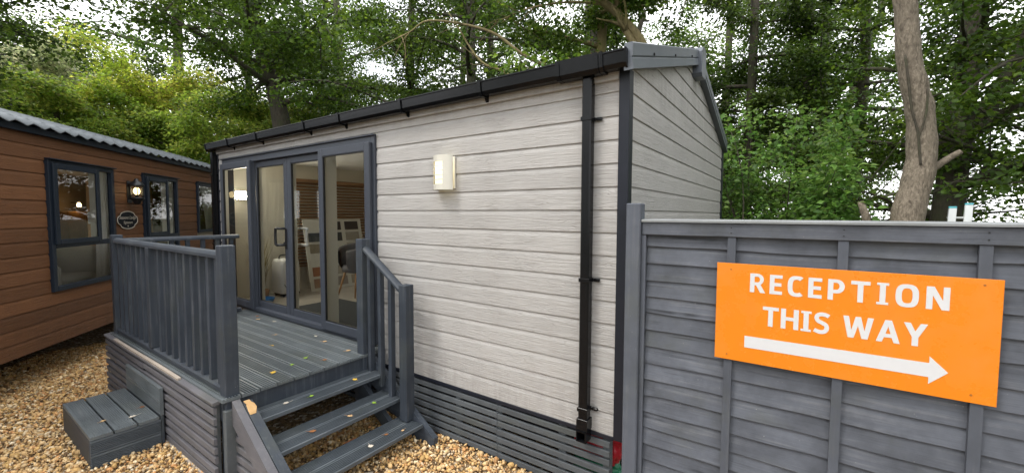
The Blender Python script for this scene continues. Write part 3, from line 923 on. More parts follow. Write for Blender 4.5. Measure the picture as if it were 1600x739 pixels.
for sx, sy in ((-1, -1), (1, -1), (1, 1), (-1, 1)):
    tube('leg', [(cx + sx * 0.14, cy + sy * 0.14, 1.03), (cx + sx * 0.22, cy + sy * 0.22, 0.662)], [0.020, 0.011], 'oak', ch, 8)

# wooden blind on the room's left wall
bl = thing('wooden_blind', 'brown wooden slat blind on the wall above the display board', 'blind', (-6.03, 1.95, 1.1))
box('headrail', (-6.045, -5.985), (1.02, 2.95), (2.47, 2.53), 'blind', bl)
for i in range(27):
    z = 2.45 - i * 0.052
    vv = [(-6.040, 1.03, z + .016), (-6.040, 2.94, z + .016), (-5.994, 2.94, z - .016), (-5.994, 1.03, z - .016)]
    vv += [(x, y, zz + 0.003) for x, y, zz in vv]
    fix(mk('slat', vv, [(3, 2, 1, 0), (4, 5, 6, 7), (0, 1, 5, 4), (1, 2, 6, 5), (2, 3, 7, 6), (3, 0, 4, 7)], 'blind', bl))
box('bottom_rail', (-6.04, -5.99), (1.03, 2.94), (1.05, 1.07), 'blind', bl)

# dried grass plant and blue tray by the left pane
gp = thing('grass_plant', 'tall ornamental grass in a low pot behind the left glass pane', 'plant', (-5.70, 0.33, 0.66))
vv, ff = lathe_vf([(0.07, 0), (0.10, 0.02), (0.115, 0.14), (0.105, 0.145), (0.10, 0.12)], (-5.70, 0.33, 0.66), 16)
mk('pot', vv, ff, 'oak', gp, True)
rng = np.random.default_rng(5)
Vb = []; Cb = []
for i in range(150):
    a = rng.uniform(0, 2 * math.pi); h = rng.uniform(0.5, 0.95); sp = rng.uniform(0.03, 0.26)
    px, py = -5.70 + 0.05 * math.cos(a) * rng.uniform(0, 1), 0.33 + 0.05 * math.sin(a) * rng.uniform(0, 1)
    dx, dy = math.cos(a) * sp, math.sin(a) * min(sp, 0.2)
    wx, wy = -math.sin(a) * 0.004, math.cos(a) * 0.004
    Vb.append([(px - wx, py - wy, .76), (px + wx, py + wy, .76), (px + dx * .35 + wx, py + dy * .35 + wy, .76 + h * .6), (px + dx * .35 - wx, py + dy * .35 - wy, .76 + h * .6), (px + dx, py + dy, .76 + h)])
    Cb.append(np.array((0.20, 0.17, 0.06)) * rng.uniform(0.6, 1.3) * (1, 1, rng.uniform(.7, 1.2)))
Vb = np.array(Vb); Cb = np.array(Cb)
Vb -= np.array(gp.location)[None, None]
tri = np.array([(0, 1, 2), (0, 2, 3), (3, 2, 4)])
o = bpy.data.objects.new('blades', bulk('blades', Vb, tri, Cb, 'leaf')); COL.objects.link(o); o.parent = gp; o['kind'] = 'stuff'
tr = thing('blue_tray', 'small blue plastic tray on the floor inside the left pane', 'tray', (-5.45, 0.24, 0.66))
vv, ff = lathe_vf([(0.10, 0.005), (0.14, 0.01), (0.16, 0.06), (0.155, 0.062), (0.132, 0.018), (0.05, 0.014)], (-5.45, 0.24, 0.66), 18)
mk('tray', vv, ff, 'blue', tr, True)
tag(box('door_mat', (-4.75, -2.6), (0.16, 1.02), (0.662, 0.672), 'mat', None, 0.004), 'charcoal mat on the room floor inside the glass doors', 'mat')

# ------------------------------------------------------------------ outdoor lamp on the cabin wall
wlamp = thing('wall_lamp', 'lit steel wall lamp with slotted window on the grey cabin wall', 'lamp', (-1.546, -0.02, 2.15))
LX0, LX1, LZ0, LZ1 = -1.652, -1.440, 2.150, 2.435
LC = (LX0 + LX1) / 2
def lamp_y(x): return -0.035 - 0.095 * math.sqrt(max(0.0, 1 - ((x - LC) / 0.114) ** 2))
n = 22
def curved(x0, x1, z0, z1, th=0.003, off=0.0, m=n):
    v = []; f = []
    for i in range(m + 1):
        x = x0 + (x1 - x0) * i / m
        for z in (z0, z1):
            v.append((x, lamp_y(x) - off, z)); v.append((x, lamp_y(x) - off + th, z))
    for i in range(m):
        a = i * 4; b = a + 4
        f += [(a, b, b + 2, a + 2), (a + 1, a + 3, b + 3, b + 1), (a + 2, b + 2, b + 3, a + 3), (a, a + 1, b + 1, b)]
    f += [(0, 2, 3, 1), (m * 4, m * 4 + 1, m * 4 + 3, m * 4 + 2)]
    return v, f
plate = MB()
WX0, WX1 = -1.630, -1.505
plate.add(*curved(LX0, LX1, LZ0, LZ0 + 0.048)).add(*curved(LX0, LX1, LZ1 - 0.052, LZ1))
plate.add(*curved(LX0, WX0, LZ0 + 0.048, LZ1 - 0.052)).add(*curved(WX1, LX1, LZ0 + 0.048, LZ1 - 0.052))
fix(plate.build('steel_plate', 'steel', wlamp))
for i in range(4):
    z = LZ0 + 0.048 + (LZ1 - LZ0 - 0.1) * (i + 1) / 5
    vv, ff = curved(WX0, WX1, z - 0.004, z + 0.004, m=8)
    fix(mk('bar', vv, ff, 'steel', wlamp))
box('side', (LX0 - 0.004, LX0 + 0.004), (-0.075, -0.022), (LZ0, LZ1), 'steel_side', wlamp, 0.001)
vv, ff = curved(LX0 + 0.012, LX1 - 0.012, LZ0 + 0.02, LZ1 - 0.02, 0.002, -0.016)
fix(mk('diffuser', vv, ff, 'lamp_glow', wlamp, True))
box('back_plate', (LX0 + 0.01, LX1 - 0.01), (-0.034, -0.019), (LZ0 + 0.01, LZ1 - 0.01), 'steel', wlamp)

# ------------------------------------------------------------------ deck
deck = thing('deck', 'raised grey timber deck with balustrade before the glazed doors', 'deck', (-3.8, -0.7, 0))
DX0, DX1, DZ = -5.28, -2.385, 0.64
def groove_prof(w, t, ng=7, depth=0.006, gw=0.45):
    """grooved decking board: width along first axis 0..w, top at t"""
    p = [(0.0, 0.0), (w, 0.0), (w, t - 0.003), (w - 0.003, t)]
    mg = 0.014
    pit = (w - 2 * mg) / ng
    for i in range(ng):
        x = w - mg - i * pit
        p += [(x - pit * 0.14, t), (x - pit * 0.22, t - depth), (x - pit * 0.78, t - depth), (x - pit * 0.86, t)]
    p += [(0.003, t), (0.0, t - 0.003)]
    return p
NB = 11; PW = 1.405 / NB
for i in range(NB):
    y = -1.415 + i * PW
    dz = RNG.uniform(-0.0015, 0.0015)
    prism('deck_board', groove_prof(PW - 0.008, 0.026, 5, 0.009), DX0, DX1 + RNG.uniform(-0.003, 0.003), lambda o, a, z: (a, y + o, DZ - 0.026 + z + dz), 'deck_x', deck)
# joists and fascias
box('fascia', (DX1 - 0.055, DX1 - 0.022), (-1.36, -0.03), (0.455, 0.612), 'post', deck)
box('fascia', (DX0 + 0.03, DX1 - 0.06), (-1.395, -1.36), (0.46, 0.612), 'rail', deck)
box('fascia', (DX0 + 0.0, DX0 + 0.03), (-1.36, -0.03), (0.455, 0.612), 'post', deck)
for x in (-4.9, -4.45, -4.0, -3.55, -3.1, -2.7):
    box('joist', (x - 0.022, x + 0.022), (-1.355, -0.03), (0.47, 0.612), 'post', deck)
for x in (-5.2, -3.9, -2.5):
    for y in (-1.2, -0.2):
        box('footing', (x - 0.05, x + 0.05), (y - 0.05, y + 0.05), (-0.03, 0.612), 'post', deck)
# skirting of laths, front
for i in range(8):
    zc = 0.022 + i * 0.0715
    for a, b_ in ((-5.31, -4.02), (-4.015, -2.455)):
        dz = RNG.uniform(-0.003, 0.003); dy = RNG.uniform(-0.003, 0.003); tl = RNG.uniform(-0.003, 0.003); am = (a + b_) / 2
        prism('lath', [(0.0, zc), (0.020, zc), (0.022, zc + 0.003), (0.022, zc + 0.042), (0.019, zc + 0.045), (0.0, zc + 0.045)], a, b_ + RNG.uniform(-0.006, 0.006), lambda o, aa, z: (aa, -1.425 - o + dy, z + dz + tl * (aa - am)), 'slat', deck, nseg=8,
              wob=lambda a_, o, z, s=RNG.uniform(0, 9): 0.0015 * math.sin(a_ * 2.6 + s))
    prism('lath', [(0.0, zc), (0.020, zc), (0.022, zc + 0.003), (0.022, zc + 0.042), (0.019, zc + 0.045), (0.0, zc + 0.045)], -1.40, -0.04, lambda o, aa, z: (-5.285 - o, aa, z), 'slat', deck)
for x in (-5.24, -4.6, -4.02, -3.3, -2.50):
    box('batten', (x - 0.025, x + 0.025), (-1.424, -1.396), (0.0, 0.60), 'slat_dark', deck)
# weathered capping laths along the top of the skirting
prism('capping_lath', [(1.372, 0.604), (1.452, 0.596), (1.455, 0.600), (1.455, 0.616), (1.450, 0.620), (1.372, 0.628)], -5.33, -2.44, FRONT, 'slat', deck, nseg=16, wob=lambda a_, o, z: 0.003 * math.sin(a_ * 3.1))
prism('bare_lath', [(1.428, 0.621), (1.452, 0.619), (1.453, 0.636), (1.428, 0.638)], -4.95, -3.12, FRONT, 'bare', deck, nseg=12, wob=lambda a_, o, z: 0.003 * math.sin(a_ * 3.1 + 0.2))['label'] = 'bare weathered lath along the deck edge'
prism('base_lath', [(1.428, -0.01), (1.450, -0.01), (1.450, 0.016), (1.428, 0.018)], -3.55, -2.47, FRONT, 'bare', deck, nseg=6)['label'] = 'bare pale lath at the foot of the skirting'
def post(x, y, zt, zb, parent, w=0.092):
    return box('post', (x, x + w), (y, y + w), (zb, zt), 'post', parent, 0.005)
post(-2.500, -1.385, 1.722, 0.02, deck)
post(-5.265, -1.385, 1.708, 0.02, deck)
post(-2.487, -0.262, 1.716, 0.10, deck)
RAILP = [(0.0, 0.0), (0.075, 0.0), (0.075, 0.022), (0.062, 0.042), (0.045, 0.050), (0.030, 0.050), (0.013, 0.042), (0.0, 0.022)]
prism('handrail', RAILP, -5.173, -2.500, lambda o, a, z: (a, -1.378 + o, 1.628 + z), 'rail', deck)
prism('bottom_rail', [(0, 0), (0.07, 0), (0.07, 0.03), (0.055, 0.04), (0.015, 0.04), (0, 0.03)], -5.173, -2.500, lambda o, a, z: (a, -1.376 + o, 0.652 + z), 'rail', deck)
xb = -5.09
bal = None
while xb < -2.55:
    if abs(xb - (-4.06)) < 0.07:
        box('mid_post', (-4.09, -4.01), (-1.382, -1.305), (0.692, 1.628), 'post', deck, 0.003)
    else:
        box('baluster', (xb - 0.021, xb + 0.021), (-1.362, -1.318), (0.692, 1.630), 'post', deck, 0.003)
    xb += 0.157
prism('handrail', RAILP, -1.293, -0.14, lambda o, a, z: (-5.262 + o, a, 1.62 + z), 'post', deck)
prism('bottom_rail', [(0, 0), (0.07, 0), (0.07, 0.03), (0.055, 0.04), (0.015, 0.04), (0, 0.03)], -1.293, -0.14, lambda o, a, z: (-5.26 + o, a, 0.652 + z), 'post', deck)
for i in range(7):
    y = -1.17 + i * 0.157
    box('baluster', (-5.246, -5.202), (y - 0.021, y + 0.021), (0.692, 1.622), 'post', deck, 0.003)

# ------------------------------------------------------------------ steps at the side of the deck
steps = thing('deck_steps', 'three grey timber steps with sloping handrail beside the deck', 'steps', (-2.0, -0.7, 0))
for (xf, zt) in ((-2.178, 0.490), (-1.942, 0.322), (-1.675, 0.158)):
    for j in range(2):
        xo = xf - 0.142 * (2 - j)
        prism('tread_board', groove_prof(0.136, 0.028, 6, 0.008), -1.240, -0.190, lambda o, a, z: (xo + o, a, zt - 0.028 + z), 'deck_y', steps)
SL = 0.66
def stringer(y0, y1, xa, za, xb_, h, mat, name='stringer'):
    """sloping board: upper edge from (xa,za) falling at SL to xb_"""
    zb_ = za - SL * (xb_ - xa)
    prof = [(xa, za), (xb_, zb_), (xb_, max(-0.02, zb_ - h)), (xb_ - 0.14, -0.02)] if zb_ - h < 0.05 else [(xa, za), (xb_, zb_), (xb_, zb_ - h)]
    prof = [(xa, za), (xb_, zb_), (xb_, -0.01), (xb_ - (h - zb_) * 0.9 / SL, -0.01), (xa, za - h)]
    return prism(name, prof, y0, y1, lambda o, a, z: (o, a, z), mat, steps)
stringer(-1.360, -1.308, -2.375, 0.615, -1.56, 0.17, 'slat')
stringer(-1.304, -1.242, -2.340, 0.598, -1.56, 0.24, 'rail')
stringer(-0.186, -0.136, -2.37, 0.60, -1.560, 0.26, 'rail')
stringer(-0.310, -0.268, -2.37, 0.40, -1.85, 0.12, 'rail')
# broken pale end where a post was torn off
prism('split_end', [(-2.343, 0.600), (-2.335, 0.606), (-2.315, 0.594), (-2.295, 0.583), (-2.270, 0.563), (-2.250, 0.547), (-2.235, 0.533), (-2.345, 0.590)], -1.290, -1.252, lambda o, a, z: (o, a + 0.012 * math.sin(o * 60), z), 'split', steps)['label'] = 'raw orange wood where the stringer has split'
# laths closing the side under the left stringer
for i in range(8):
    zc = 0.022 + i * 0.0715
    if zc > 0.46: continue
    xe = -2.375 + (0.615 - 0.12 - (zc + 0.05)) / SL
    prism('lath', [(0.0, zc), (0.020, zc), (0.022, zc + 0.003), (0.022, zc + 0.042), (0.019, zc + 0.045), (0.0, zc + 0.045)], -2.405, lambda o, z, zc=zc: -2.375 + (0.615 - 0.10 - z) / SL, lambda o, a, z: (a, -1.318 - o, z), 'slat', steps)
box('batten', (-2.43, -2.38), (-1.40, -1.32), (0.0, 0.55), 'slat_dark', steps)
# lower post, handrail and balusters of the right side
box('post', (-1.895, -1.803), (-0.262, -0.170), (0.162, 1.345), 'post', steps, 0.005)
HR0, HR1 = (-2.395, 1.655), (-1.893, 1.655 - 0.502 * SL)
def rail_slope(o, a, z):
    t = (a - HR0[0]) / (HR1[0] - HR0[0])
    return (a, -0.252 + o, HR0[1] - 0.05 + (HR1[1] - HR0[1]) * t + z)
prism('handrail', RAILP, HR0[0], HR1[0], rail_slope, 'rail', steps)
for x in (-2.335, -2.19, -2.045):
    zt = HR0[1] - 0.04 - SL * (x - HR0[0]); zb_ = 0.60 - SL * (x + 2.37)
    prism('baluster', [(x - 0.021, zb_ - 0.10), (x + 0.021, zb_ - 0.10), (x + 0.021, zt - 0.014), (x - 0.021, zt + 0.014)], -0.236, -0.192, lambda o, a, z: (o, a, z), 'post', steps)
tag(box('brick', (-2.12, -1.92), (-0.66, -0.55), (0.0, 0.07), 'brick', None, 0.004), 'terracotta brick in the gravel under the middle step', 'brick')
tag(box('brick', (-1.80, -1.60), (-1.06, -0.96), (-0.01, 0.06), 'brick', None, 0.004), 'terracotta brick in the gravel under the bottom step', 'brick')

# ------------------------------------------------------------------ loose box step
bs = thing('box_step', 'low grey grooved box step leaning on the deck skirting', 'box step', (-3.94, -1.68, 0))
BX0, BX1, BY0, BY1, BZ = -4.44, -3.45, -1.905, -1.478, 0.25
for j in range(3):
    w = (BY1 - BY0) / 3
    y = BY0 + j * w
    prism('top_board', groove_prof(w - 0.012, 0.026, 8, 0.003), BX0, BX1, lambda o, a, z: (a, y + o, BZ - 0.026 + z), 'deck_x', bs)
for j in range(2):
    zz = -0.005 + j * 0.114
    prism('end_board', groove_prof(0.110, 0.024, 6, 0.009), BY0 + 0.002, BY1 - 0.002, lambda o, a, z: (BX1 - 0.024 + z, a, zz + o), 'deck_y', bs)
    box('end_board', (BX0, BX0 + 0.024), (BY0 + 0.026, BY1 - 0.002), (zz, zz + 0.110), 'deck_y', bs)
box('front_board', (BX0, BX1 - 0.026), (BY0, BY0 + 0.024), (-0.005, BZ - 0.029), 'rail', bs)
for j in range(2):
    zz = BZ + 0.002 + j * 0.118
    prism('upright_board', groove_prof(0.115, 0.024, 8, 0.006), BX0 + 0.02, BX1, lambda o, a, z: (a, BY1 - 0.004 - z + 0.024, zz + o), 'deck_x', bs)
box('upright_board', (BX0 + 0.02, BX1), (BY1 + 0.002, BY1 + 0.022), (0.0, BZ), 'rail', bs)

# ------------------------------------------------------------------ fence
def fence_panel(x0, label, seed):
    R = random.Random(seed)
    t = thing('timber_fence', label, 'fence', (x0 + 0.92, -0.1, 0), group='grey panel fence')
    x1 = x0 + 1.83
    N = 18
    for i in range(N):
        z0 = 0.05 + i * 0.1005
        ph = R.uniform(0, 20); am = R.uniform(0.0012, 0.004); kn = R.uniform(x0, x1); ka = R.choice((0, 0, 0.006, -0.005))
        def wob(a, o, z, z0=z0, ph=ph, am=am, kn=kn, ka=ka):
            if z > z0 + 0.03: return 0.0
            return am * math.sin(a * 4.1 + ph) + am * 0.7 * math.sin(a * 11.3 + ph * 2) + ka * math.exp(-((a - kn) / 0.09) ** 2)
        tl = R.uniform(-0.006, 0.006)
        prism('board', [(0.084, z0), (0.0985, z0), (0.1000, z0 + 0.003), (0.086, z0 + 0.122), (0.081, z0 + 0.122)], x0 + 0.024, x1 - 0.024,
              lambda o, a, z: (a, -o, z + tl * (a - x0 - 0.9)), 'fence', t, nseg=30, wob=wob)
    for xc in (x0 + 0.012, x0 + 0.475, x0 + 0.943, x0 + 1.403, x1 - 0.012):
        w = 0.012 if xc in (x0 + 0.012, x1 - 0.012) else 0.0195
        tl = R.uniform(-0.004, 0.004)
        prism('batten', [(xc - w, 0.04), (xc + w, 0.04), (xc + w + tl, 1.832), (xc - w + tl, 1.832)], -0.122, -0.1005, lambda o, a, z: (o, a, z), 'fence_z', t)
        prism('batten', [(xc - w, 0.04), (xc + w, 0.04), (xc + w, 1.832), (xc - w, 1.832)], -0.078, -0.055, lambda o, a, z: (o, a, z), 'fence_z', t)
    box('top_rail', (x0, x1), (-0.128, -0.1005), (1.834, 1.908), 'fence', t, 0.003)
    box('top_rail', (x0, x1), (-0.080, -0.055), (1.834, 1.908), 'fence', t, 0.003)
    prism('capping', [(0.046, 1.909), (0.140, 1.909), (0.140, 1.919), (0.132, 1.924), (0.054, 1.928), (0.046, 1.922)], x0, x1, FRONT, 'cap', t)
    for xc in (x0 + 0.475, x0 + 0.943, x0 + 1.403):
        for z in (1.856, 1.885):
            vv, ff = tube_vf([(xc, -0.126, z), (xc, -0.1295, z)], 0.0035, 6); mk('nail', vv, ff, 'black_metal', t)
    return t
fence_panel(0.133, 'grey overlap fence panel carrying the orange sign', 11)
fence_panel(2.055, 'grey overlap fence panel beyond the sign at the right edge', 12)
for x, zt, lab in ((0.042, 2.02, 'grey fence post beside the cabin corner'), (1.965, 2.02, 'grey fence post at the right end of the signed panel')):
    fp = box('fence_post', (x, x + 0.088), (-0.150, -0.062), (-0.03, zt), 'fence_z', None, 0.006)
    tag(fp, lab, 'fence post')

# ------------------------------------------------------------------ orange sign
sign = thing('direction_sign', 'orange RECEPTION THIS WAY sign with white arrow on the fence', 'sign', (1.065, -0.13, 1.43))
SX0, SX1, SZ0, SZ1, SY = 0.546, 1.586, 1.178, 1.697, -0.1325
box('panel', (SX0, SX1), (SY, SY + 0.0045), (SZ0, SZ1), 'orange', sign, 0.001)
def flat(name, loops, mat, parent, y, th=0.0012):
    """flat cut vinyl: first loop outline, others holes; (x,z) points"""
    tris = tessellate_polygon([[Vector((p[0], p[1], 0)) for p in lp] for lp in loops])
    pts = [p for lp in loops for p in lp]; n = len(pts)
    v = [(p[0], y - th, p[1]) for p in pts] + [(p[0], y, p[1]) for p in pts]
    f = [tuple(t) for t in tris]
    k = 0
    for lp in loops:
        m = len(lp)
        for i in range(m):
            j = (i + 1) % m
            f.append((k + i, k + j, n + k + j, n + k + i))
        k += m
    return fix(mk(name, v, f, mat, parent))
def stroke(path, w):
    """outline of a thick open stroke"""
    P = [Vector((p[0], p[1])) for p in path]; L = []; Rr = []
    for i, p in enumerate(P):
        d = P[min(i + 1, len(P) - 1)] - P[max(i - 1, 0)]
        d.normalize(); nn = Vector((-d.y, d.x))
        ww = w[i] if hasattr(w, '__len__') else w
        L.append(p + nn * ww / 2); Rr.append(p - nn * ww / 2)
    return [(q.x, q.y) for q in L + Rr[::-1]]
def arc(cx, cy, rx, ry, a0, a1, n=14):
    return [(cx + rx * math.cos(rad(a0 + (a1 - a0) * i / n)), cy + ry * math.sin(rad(a0 + (a1 - a0) * i / n))) for i in range(n + 1)]
S = 0.218                                                   # stem weight in cap heights
def sup(cx, cy, rx, ry, a0, a1, n=18, e=0.72):
    out = []
    for i in range(n + 1):
        a = rad(a0 + (a1 - a0) * i / n); c, s = math.cos(a), math.sin(a)
        out.append((cx + rx * math.copysign(abs(c) ** e, c), cy + ry * math.copysign(abs(s) ** e, s)))
    return out
h = 0.17
GLY = {
 'R': (0.70, [[(0, 0), (S, 0), (S, .38), (.30, .38), (.50, 0), (.75, 0), (.51, .42)] + [(.36 + .30 * math.cos(rad(a)), .70 + .30 * math.sin(rad(a))) for a in range(-50, 91, 14)] + [(0, 1)],
              [(S, .54), (.36, .54)] + [(.36 + .12 * math.cos(rad(a)), .69 + .15 * math.sin(rad(a))) for a in range(-80, 91, 17)] + [(S, .84)]]),
 'E': (0.58, [[(0, 0), (.58, 0), (.58, h), (S, h), (S, .42), (.54, .42), (.54, .42 + h), (S, .42 + h), (S, 1 - h), (.58, 1 - h), (.58, 1), (0, 1)]]),
 'C': (0.66, [sup(.40, .5, .40, .52, 52, 308, 26) + sup(.40, .5, .185, .34, 308, 52, 20)]),
 'P': (0.68, [[(0, 0), (S, 0), (S, .33), (.36, .33)] + [(.36 + .32 * math.cos(rad(a)), .665 + .335 * math.sin(rad(a))) for a in range(-80, 91, 14)] + [(0, 1)],
              [(S, .50), (.35, .50)] + [(.35 + .12 * math.cos(rad(a)), .67 + .17 * math.sin(rad(a))) for a in range(-80, 91, 17)] + [(S, .84)]]),
 'T': (0.74, [[(.37 - S / 2, 0), (.37 + S / 2, 0), (.37 + S / 2, 1 - h), (.74, 1 - h), (.74, 1), (0, 1), (0, 1 - h), (.37 - S / 2, 1 - h)]]),
 'I': (0.44, [[(0, 0), (.44, 0), (.44, .11), (.22 + S / 2, .11), (.22 + S / 2, .89), (.44, .89), (.44, 1), (0, 1), (0, .89), (.22 - S / 2, .89), (.22 - S / 2, .11), (0, .11)]]),
 'O': (0.82, [sup(.41, .5, .41, .52, 0, 345, 23), sup(.41, .5, .19, .34, 0, 345, 23)]),
 'N': (0.78, [[(0, 0), (S, 0), (S, .62), (.53, 0), (.78, 0), (.78, 1), (.78 - S, 1), (.78 - S, .40), (.26, 1), (0, 1)]]),
 'H': (0.78, [[(0, 0), (S, 0), (S, .42), (.78 - S, .42), (.78 - S, 0), (.78, 0), (.78, 1), (.78 - S, 1), (.78 - S, .42 + h), (S, .42 + h), (S, 1), (0, 1)]]),
 'S': (0.66, [stroke(smooth_path([(.62, .85, 0), (.50, .91, 0), (.33, .93, 0), (.17, .88, 0), (.115, .74, 0), (.18, .60, 0), (.34, .52, 0), (.50, .43, 0), (.545, .28, 0), (.48, .13, 0), (.33, .07, 0), (.17, .09, 0), (.03, .15, 0)], 4), 0.185)]),
 'W': (1.16, [[(.20, 0), (.43, 0), (.58, .58), (.73, 0), (.96, 0), (1.16, 1), (.94, 1), (.83, .36), (.68, 1), (.48, 1), (.33, .36), (.22, 1), (0, 1)]]),
 'A': (0.86, [[(0, 0), (.22, 0), (.29, .22), (.57, .22), (.64, 0), (.86, 0), (.55, 1), (.31, 1)], [(.34, .38), (.52, .38), (.43, .72)]]),
 'Y': (0.82, [[(.41 - S / 2, 0), (.41 + S / 2, 0), (.41 + S / 2, .38), (.82, 1), (.58, 1), (.41, .64), (.24, 1), (0, 1), (.41 - S / 2, .38)]]),
}
def line_of(text, xa, xb_, zb_, cap, wmul=1.0):
    """set a line of letters between xa and xb_"""
    ws = [GLY[c][0] * cap * wmul if c != ' ' else 0.30 * cap for c in text]
    gap = (xb_ - xa - sum(ws)) / (len(text) - 1)
    x = xa
    for c, w in zip(text, ws):
        if c != ' ':
            loops = [[(x + p[0] * cap * wmul, zb_ + p[1] * cap) for p in lp] for lp in GLY[c][1]]
            flat('letter', loops, 'sign_white', sign, SY)
        x += w + gap
line_of('RECEPTION', 0.703, 1.435, 1.553, 0.098, 0.94)
line_of('THIS WAY', 0.764, 1.374, 1.385, 0.100, 0.94)
flat('arrow', [[(0.686, 1.258), (1.384, 1.258), (1.384, 1.228), (1.443, 1.2885), (1.384, 1.349), (1.384, 1.319), (0.686, 1.319)]], 'sign_white', sign, SY)
for (x, z) in ((0.613, 1.664), (1.532, 1.672), (0.605, 1.206), (1.513, 1.211)):
    vv, ff = tube_vf([(x, SY + 0.001, z), (x, SY - 0.002, z)], [0.0048, 0.0036], 10)
    MT.setdefault('rust', plain('rusty screw', (0.34, 0.13, 0.03), 0.6, 0.4))
    mk('screw', vv, ff, 'rust', sign)

# ------------------------------------------------------------------ sacks stuffed behind the skirting at the corner
def sack(name, label, ctr, half, mat, seed):
    bm = bmesh.new(); bmesh.ops.create_icosphere(bm, subdivisions=4, radius=1.0)
    r = random.Random(seed); ph = [r.uniform(0, 6) for _ in range(6)]
    for v in bm.verts:
        c = v.co.copy()
        k = 1 + 0.10 * math.sin(5 * c.x + ph[0] + 3 * c.z) + 0.07 * math.sin(9 * c.z + ph[1] + 4 * c.y) + 0.05 * math.sin(14 * c.x + 11 * c.y + ph[2]) + 0.03 * math.sin(25 * c.z + 19 * c.x + ph[3])
        pw = [math.copysign(abs(q) ** 0.8, q) * k * hh for q, hh in zip(c, half)]
        v.co = Vector(pw)
    me = bpy.data.meshes.new(name); bm.to_mesh(me); bm.free()
    me.materials.append(MT[mat]); me.polygons.foreach_set('use_smooth', [True] * len(me.polygons))
    o = bpy.data.objects.new(name, me); COL.objects.link(o); o.location = ctr
    return tag(o, label, 'sack')
sack('plastic_sack', 'red plastic sack bulging out at the end of the cabin skirting', (-0.215, 0.135, 0.330), (0.175, 0.10, 0.13), 'red', 1)
sack('plastic_sack', 'green plastic sack lying under the red sack at the skirting', (-0.215, 0.140, 0.120), (0.185, 0.11, 0.13), 'green', 2)

# ------------------------------------------------------------------ ladder behind the fence
lad = thing('ladder', 'pale metal ladder with teal caps sticking up behind the fence', 'ladder', (2.55, 4.6, 0))
def lrail(x, y, z0, zt):
    v, f = box_vf((x - 0.036, x + 0.036), (y - 0.014, y + 0.014), (z0, zt), 0.004)
    return [(a + 0.05 * (c - 2), b + 0.10 * (c - 2), c) for a, b, c in v], f
for x, y, zt in ((2.432, 4.55, 2.045), (2.585, 4.63, 2.085)):
    v, f = lrail(x, y, 0.0, zt); mk('stile', v, f, 'alu', lad)
    v, f = lrail(x, y, zt, zt + 0.022); mk('cap', v, f, 'teal', lad)
for i in range(8):
    z = 1.93 - i * 0.25
    tube('rung', [(2.40 + 0.05 * (z - 2), 4.575 + .10 * (z - 2), z), (2.62 + 0.05 * (z - 2), 4.655 + .10 * (z - 2), z)], 0.014, 'alu', lad, 8)

# ------------------------------------------------------------------ the brown lodge
LANG = rad(139.711)
lodge = thing('lodge', 'brown timber effect holiday lodge with dark framed windows', 'lodge', (-5.7067, -2.0913, 0), LANG)
U0, U1, LZ = -2.4, 7.2, 0.43
W1 = (0.545, 1.665, 1.035, 2.55); W2 = (2.36, 3.385, 1.035, 2.55); W3 = (4.13, 5.0, 1.56, 2.55)
HOLES = [W1, W2, W3]
lwb = MB()
OPEN = [(w[0], w[1] + 0.26, w[2], w[3]) for w in HOLES]      # splayed reveals inside
us = sorted({U0, U1, *[w[0] for w in OPEN], *[w[1] for w in OPEN]})
for a, b_ in zip(us[:-1], us[1:]):
    hs = [w for w in OPEN if w[0] <= a + 1e-6 and w[1] >= b_ - 1e-6]
    if hs:
        lwb.box((a, b_), (0.0, 0.08), (LZ, hs[0][2])); lwb.box((a, b_), (0.0, 0.08), (hs[0][3], 2.86))
    else:
        lwb.box((a, b_), (0.0, 0.08), (LZ, 2.86))
lodge_wall = lwb.build('front_wall', 'lodge_in', lodge, local=True)
for k in range(16):
    z0 = LZ + k * PITCH; z1 = z0 + PITCH
    for (a, b_) in segments(U0, U1, z0, z1, HOLES):
        parts = [(a, b_)]
        if k == 15: parts = [(a, 2.622), (2.628, b_)]
        for p0, p1 in parts:
            prism('cladding_board', clad_prof(z0, z1), p0 + .001, p1 - .001, FRONT, 'brown', lodge_wall, local=True)
box('board_joint', (2.605, 2.645), (-0.0225, -0.012), (2.68, 2.83), 'brown', lodge_wall, 0.002, local=True)
rw = MB()
RA, RB = -1.6, 3.4                                        # unseen far glazing, added to let daylight in behind the curtains
rw.box((U0, RA), (3.6, 3.68), (LZ, 2.86)).box((RB, U1), (3.6, 3.68), (LZ, 2.86)).box((RA, RB), (3.6, 3.68), (LZ, 0.72)).box((RA, RB), (3.6, 3.68), (2.55, 2.86))
rear_o = rw.build('rear_wall', 'brown', lodge, local=True)
for k in range(4):
    ga = RA + (RB - RA) * k / 4; gb = RA + (RB - RA) * (k + 1) / 4
    box('added_mullion', (ga - 0.03, ga + 0.03), (3.61, 3.67), (0.72, 2.55), 'frame_dark', rear_o, 0.003, local=True)
    mk('pane', [(ga + .03, 3.64, .72), (gb - .03, 3.64, .72), (gb - .03, 3.64, 2.55), (ga + .03, 3.64, 2.55)], [(0, 1, 2, 3)], 'glass', rear_o, local=True)
box('side_wall', (U0, U0 + 0.06), (0.081, 3.6), (LZ, 2.86), 'brown', lodge, 0, local=True)
box('side_wall', (U1 - 0.06, U1), (0.081, 3.6), (LZ, 2.86), 'brown', lodge, 0, local=True)
box('floor', (U0, U1), (0.02, 3.6), (LZ + 0.002, 0.52), 'floor_in', lodge, 0, local=True)
box('ceiling', (U0, U1), (0.081, 3.6), (2.70, 2.76), 'ceil_in', lodge, 0, local=True)
box('room_wall', (RB + 0.05, U1 - .07), (2.6, 2.65), (0.52, 2.70), 'lodge_in', lodge, 0, local=True)
box('chassis', (U0 + 0.1, U1 - 0.1), (1.2, 1.4), (0.18, 0.425), 'trim', lodge, 0, local=True)
